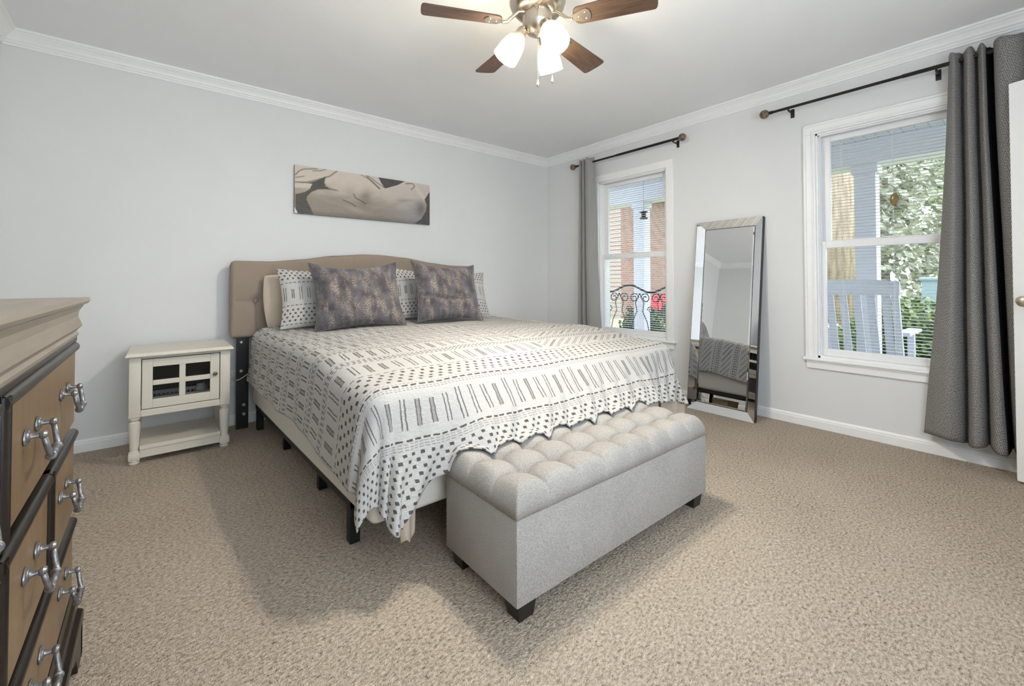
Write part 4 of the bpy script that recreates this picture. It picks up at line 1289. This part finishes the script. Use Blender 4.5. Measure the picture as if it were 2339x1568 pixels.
# rocking chair on the porch, back toward the near window
rk = thing('rocking_chair', 'pale painted rocking chair on the porch outside the near window', 'rocking chair', (1.05, -2.70, -.05))
def up_back(s):   # point on the reclined back, s = distance up from the seat
    return (-.16 - .30 * s, .40 + .92 * s)
hw = .275
for sy in (-1, 1):
    x0, z0 = up_back(-.15); x1, z1 = up_back(.70)
    MB().prism([(x0 - .02, z0), (x0 + .02, z0), (x1 + .02, z1), (x1 - .02, z1)], sy * hw - .022, sy * hw + .022, 'y').build('back_post', 'rocker', rk)
    MB().box(.24, .29, sy * hw - .022, sy * hw + .022, .06, .64, .003).build('front_leg', 'rocker', rk)
    MB().box(-.17, .36, sy * (hw + .01) - .045, sy * (hw + .01) + .045, .64, .665, .006).build('armrest', 'rocker', rk)
    pts = [(.55 * math.cos(R(a)) * 1.25, sy * hw, .62 - .60 * math.sin(R(a))) for a in range(48, 133, 6)]
    m = MB()
    for p, q in zip(pts, pts[1:]): m.prism([(p[0], p[2]), (q[0], q[2]), (q[0], q[2] + .045), (p[0], p[2] + .045)], sy * hw - .018, sy * hw + .018, 'y')
    m.build('rocker', 'rocker', rk)
x1, z1 = up_back(.62); x2, z2 = up_back(.72)
n_ = 24
m = MB()
poly_t = [(-hw - .03 + (2 * hw + .06) * i / n_, z2 + .045 * math.sin(PI * i / n_) * .35) for i in range(n_ + 1)]
m.prism([(-hw - .03, z1 - .01)] + poly_t[0:] + [(hw + .03, z1 - .01)], x1 - .03, x1 + .0, 'x')
m.build('top_rail', 'rocker', rk)
for i in range(6):
    y = -hw + .055 + (2 * hw - .11) * i / 5
    xa, za = up_back(0); xb, zb = up_back(.64)
    MB().prism([(xa - .008, za), (xa + .008, za), (xb + .008, zb), (xb - .008, zb)], y - .025, y + .025, 'y').build('back_slat', 'rocker', rk)
m = MB()
for i in range(6): m.box(-.16 + .075 * i, -.16 + .075 * i + .065, -hw, hw, .385, .405, .003)
m.build('seat', 'rocker', rk)

# black scrolled iron bench outside the far window
ib = thing('iron_bench', 'black scrolled iron bench on the porch outside the far window', 'bench', (1.0, -.42, -.05))
m = MB()
def topz(y): return .995 + .045 * math.cos(y * 10.5) - .02
m.tube([(0, y / 20, topz(y / 20)) for y in range(-14, 15)], .012, 8)
m.build('top_rail', 'black', ib, True)
m = MB()
def scroll(cy, cz, r, s, turns=1.4):
    return [(0, cy + s * r * (1 - .75 * t) * math.cos(turns * 2 * PI * t), cz + r * (1 - .75 * t) * math.sin(turns * 2 * PI * t)) for t in [i / 22 for i in range(23)]]
for cy in (-.55, -.30, 0, .30, .55):
    for s in (-1, 1):
        m.tube(scroll(cy + s * .07, .86, .065, s), .006, 5)
        m.tube([(0, cy + s * .02, .45), (0, cy + s * .05, .58), (0, cy + s * .11, .70), (0, cy + s * .09, .80), (0, cy + s * .15, .92)], .006, 5)
    m.tube(scroll(cy, .72, .045, 1), .005, 5)
    m.tube([(0, cy, .42), (0, cy, .70)], .007, 5)
m.build('scrollwork', 'black', ib, True)
MB().box(0, .42, -.68, .68, .40, .425, .004).build('seat', 'black', ib)
for sy in (-1, 1):
    for x in (0, .40):
        MB().tube([(x, sy * .66, .99 if x == 0 else .62), (x + (.0 if x == 0 else .02), sy * .66, .3), (x + (-.03 if x == 0 else .03), sy * .66, 0)], .013, 8).build('leg', 'black', ib, True)
    MB().tube([(0, sy * .66, .66), (.2, sy * .66, .68), (.40, sy * .66, .62)], .012, 8).build('armrest', 'black', ib, True)
# small hanging bird feeder
bf = thing('bird_feeder', 'small dark bird feeder hanging from the porch ceiling by the far column', 'bird feeder', (1.5, -.30, 2.398))
MB().tube([(0, 0, 0), (0, 0, -.43)], .002, 5).build('wire', 'black', bf)
MB().lathe([(0, -.43), (.06, -.455), (.045, -.46), (.03, -.47), (.03, -.52), (.055, -.53), (.05, -.545), (0, -.55)], 16, cap=False).build('feeder_body', 'black', bf, 'auto')

# ---- plants
def leaves(n, blobs, size, rnd):
    vs, fs = [], []
    for _ in range(n):
        (cx, cy, cz, rx, ry, rz_) = rnd.choice(blobs)
        a, b = rnd.uniform(0, 2 * PI), math.acos(rnd.uniform(-1, 1))
        k = rnd.uniform(.72, 1.02)
        p = Vector((cx + rx * k * math.sin(b) * math.cos(a), cy + ry * k * math.sin(b) * math.sin(a), cz + rz_ * k * math.cos(b)))
        q = Vector((rnd.uniform(-1, 1), rnd.uniform(-1, 1), rnd.uniform(-1, 1))).normalized()
        t = q.orthogonal().normalized(); t2 = q.cross(t)
        s = size * rnd.uniform(.6, 1.3)
        o = len(vs)
        vs += [tuple(p + t * s), tuple(p + t2 * s * .5), tuple(p - t * s), tuple(p - t2 * s * .5)]
        fs.append((o, o + 1, o + 2, o + 3))
    return vs, fs
rnd = random.Random(3)
def shrub(name, label, cat, loc, blobs, n, size, mat, group=None, stem=True):
    s = thing(name, label, cat, loc, 0, group)
    vs, fs = leaves(n, blobs, size, rnd)
    MB().add(vs, fs).build('foliage', mat, s, normals=False)
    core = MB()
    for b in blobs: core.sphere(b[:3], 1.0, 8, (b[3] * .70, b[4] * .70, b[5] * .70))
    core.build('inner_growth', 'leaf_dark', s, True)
    return s
shrub('hedge_bush', 'clipped green hedge bush on the lawn behind the rocking chair', 'bush', (3.0, -2.85, -.35), [(0, 0, .62, .45, .58, .55), (0, .35, .55, .45, .5, .50), (0, -.5, .55, .45, .5, .52)], 7000, .035, 'leaf')
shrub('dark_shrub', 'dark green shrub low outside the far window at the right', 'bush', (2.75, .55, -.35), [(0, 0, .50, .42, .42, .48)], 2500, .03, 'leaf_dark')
def tree(label, loc, h, tr, blobs, n, size, leafm, barkm='bark_grey', name='tree', group='trees beyond the porch'):
    t = thing(name, label, 'tree', loc, 0, group)
    MB().tube([(0, 0, 0), (.03, .02, h * .4), (-.03, 0, h * .75), (0, .05, h)], [tr, tr * .85, tr * .7, tr * .4], 14).build('trunk', barkm, t, True)
    if blobs:
        vs, fs = leaves(n, blobs, size, rnd)
        MB().add(vs, fs).build('foliage', leafm, t, normals=False)
    return t
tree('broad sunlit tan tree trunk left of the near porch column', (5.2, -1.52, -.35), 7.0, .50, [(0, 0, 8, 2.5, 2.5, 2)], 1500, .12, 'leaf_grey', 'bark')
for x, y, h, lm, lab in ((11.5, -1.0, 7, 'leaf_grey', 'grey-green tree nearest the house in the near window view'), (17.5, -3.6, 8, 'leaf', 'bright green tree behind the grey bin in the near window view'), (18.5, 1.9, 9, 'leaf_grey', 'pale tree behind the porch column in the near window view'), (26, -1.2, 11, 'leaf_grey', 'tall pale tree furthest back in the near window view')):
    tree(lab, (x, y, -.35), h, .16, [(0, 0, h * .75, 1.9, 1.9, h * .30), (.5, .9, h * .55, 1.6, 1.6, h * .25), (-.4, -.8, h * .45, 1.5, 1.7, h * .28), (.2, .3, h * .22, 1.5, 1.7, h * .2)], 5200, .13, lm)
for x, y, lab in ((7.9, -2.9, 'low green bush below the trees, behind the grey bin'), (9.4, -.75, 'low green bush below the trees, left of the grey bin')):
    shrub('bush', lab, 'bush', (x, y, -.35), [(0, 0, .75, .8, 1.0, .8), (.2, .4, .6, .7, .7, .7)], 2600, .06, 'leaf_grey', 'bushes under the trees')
# rubbish bin across the lawn
bn = thing('wheeled_bin', 'blue grey wheeled bin across the lawn at the right of the near window', 'bin', (6.0, -2.72, -.35))
MB().prism([(-.22, .06), (.22, .06), (.28, 1.36), (-.28, 1.36)], -.24, .24, 'y').build('bin_body', 'bin', bn)
MB().box(-.31, .30, -.27, .27, 1.36, 1.42, .02).build('bin_lid', 'bin', bn)
for sy in (-1, 1): MB().lathe([(.0, -.02), (.10, -.02), (.10, .02), (0, .02)], 16, Matrix.Translation((.20, sy * .26, .10)) @ rot_to((0, 1, 0)), cap=False).build('wheel', 'tyre', bn)

def house(label, loc, wx, wy, h, wall, wins, rz=0):
    o = thing('house', label, 'house', loc, rz)
    MB().box(0, wx, -wy / 2, wy / 2, 0, h).build('wall', wall, o)
    MB().prism([(-wy / 2 - .4, h), (wy / 2 + .4, h), (0, h + 2.0)], -.4, wx + .4, 'x').build('roof', 'roof', o)
    for y, z, a, b in wins:
        f = MB().box(-.05, .02, y - a / 2 - .08, y + a / 2 + .08, z - .08, z + b + .08).build('window', 'siding', o)
        MB().box(-.07, -.04, y - a / 2, y + a / 2, z, z + b).build('pane', 'dark_glass', f)
    return o
house('red brick house with a white framed window beyond the lawn', (9.5, 8.3, -.35), 6, 4.6, 4.6, 'brick', ((-1.3, 1.9, .7, 1.1), (1.2, 1.5, .8, 1.4)))
house('white sided house farthest back beyond the far window', (21, 11.6, -.35), 8, 8.5, 3.4, 'siding', ((-2.6, 1.0, 1.0, 1.4), (-.2, 1.0, 1.0, 1.4), (2.2, 1.0, 1.0, 1.4)))
car = thing('car', 'red car seen low through the far window, behind the iron bench', 'car', (10.4, 2.75, -.35), R(90))
prof = [(-2.1, .35), (-2.1, .75), (-1.9, .90), (-1.2, .98), (-.75, 1.38), (.65, 1.40), (1.15, 1.0), (1.95, .88), (2.1, .70), (2.1, .35)]
MB().prism(prof, -.85, .85, 'y').build('car_body', 'red_paint', car)
MB().prism([(-1.05, .99), (-.70, 1.33), (-.05, 1.34), (-.05, .99)], -.86, .86, 'y').prism([(.02, .99), (.02, 1.34), (.60, 1.34), (.98, .99)], -.86, .86, 'y').build('side_window', 'dark_glass', car)
for x in (-1.35, 1.35):
    for y in (-.80, .80): MB().lathe([(0, -.10), (.32, -.10), (.32, .10), (0, .10)], 20, Matrix.Translation((x, y, .32)) @ rot_to((0, 1, 0)), cap=False).build('wheel', 'tyre', car)
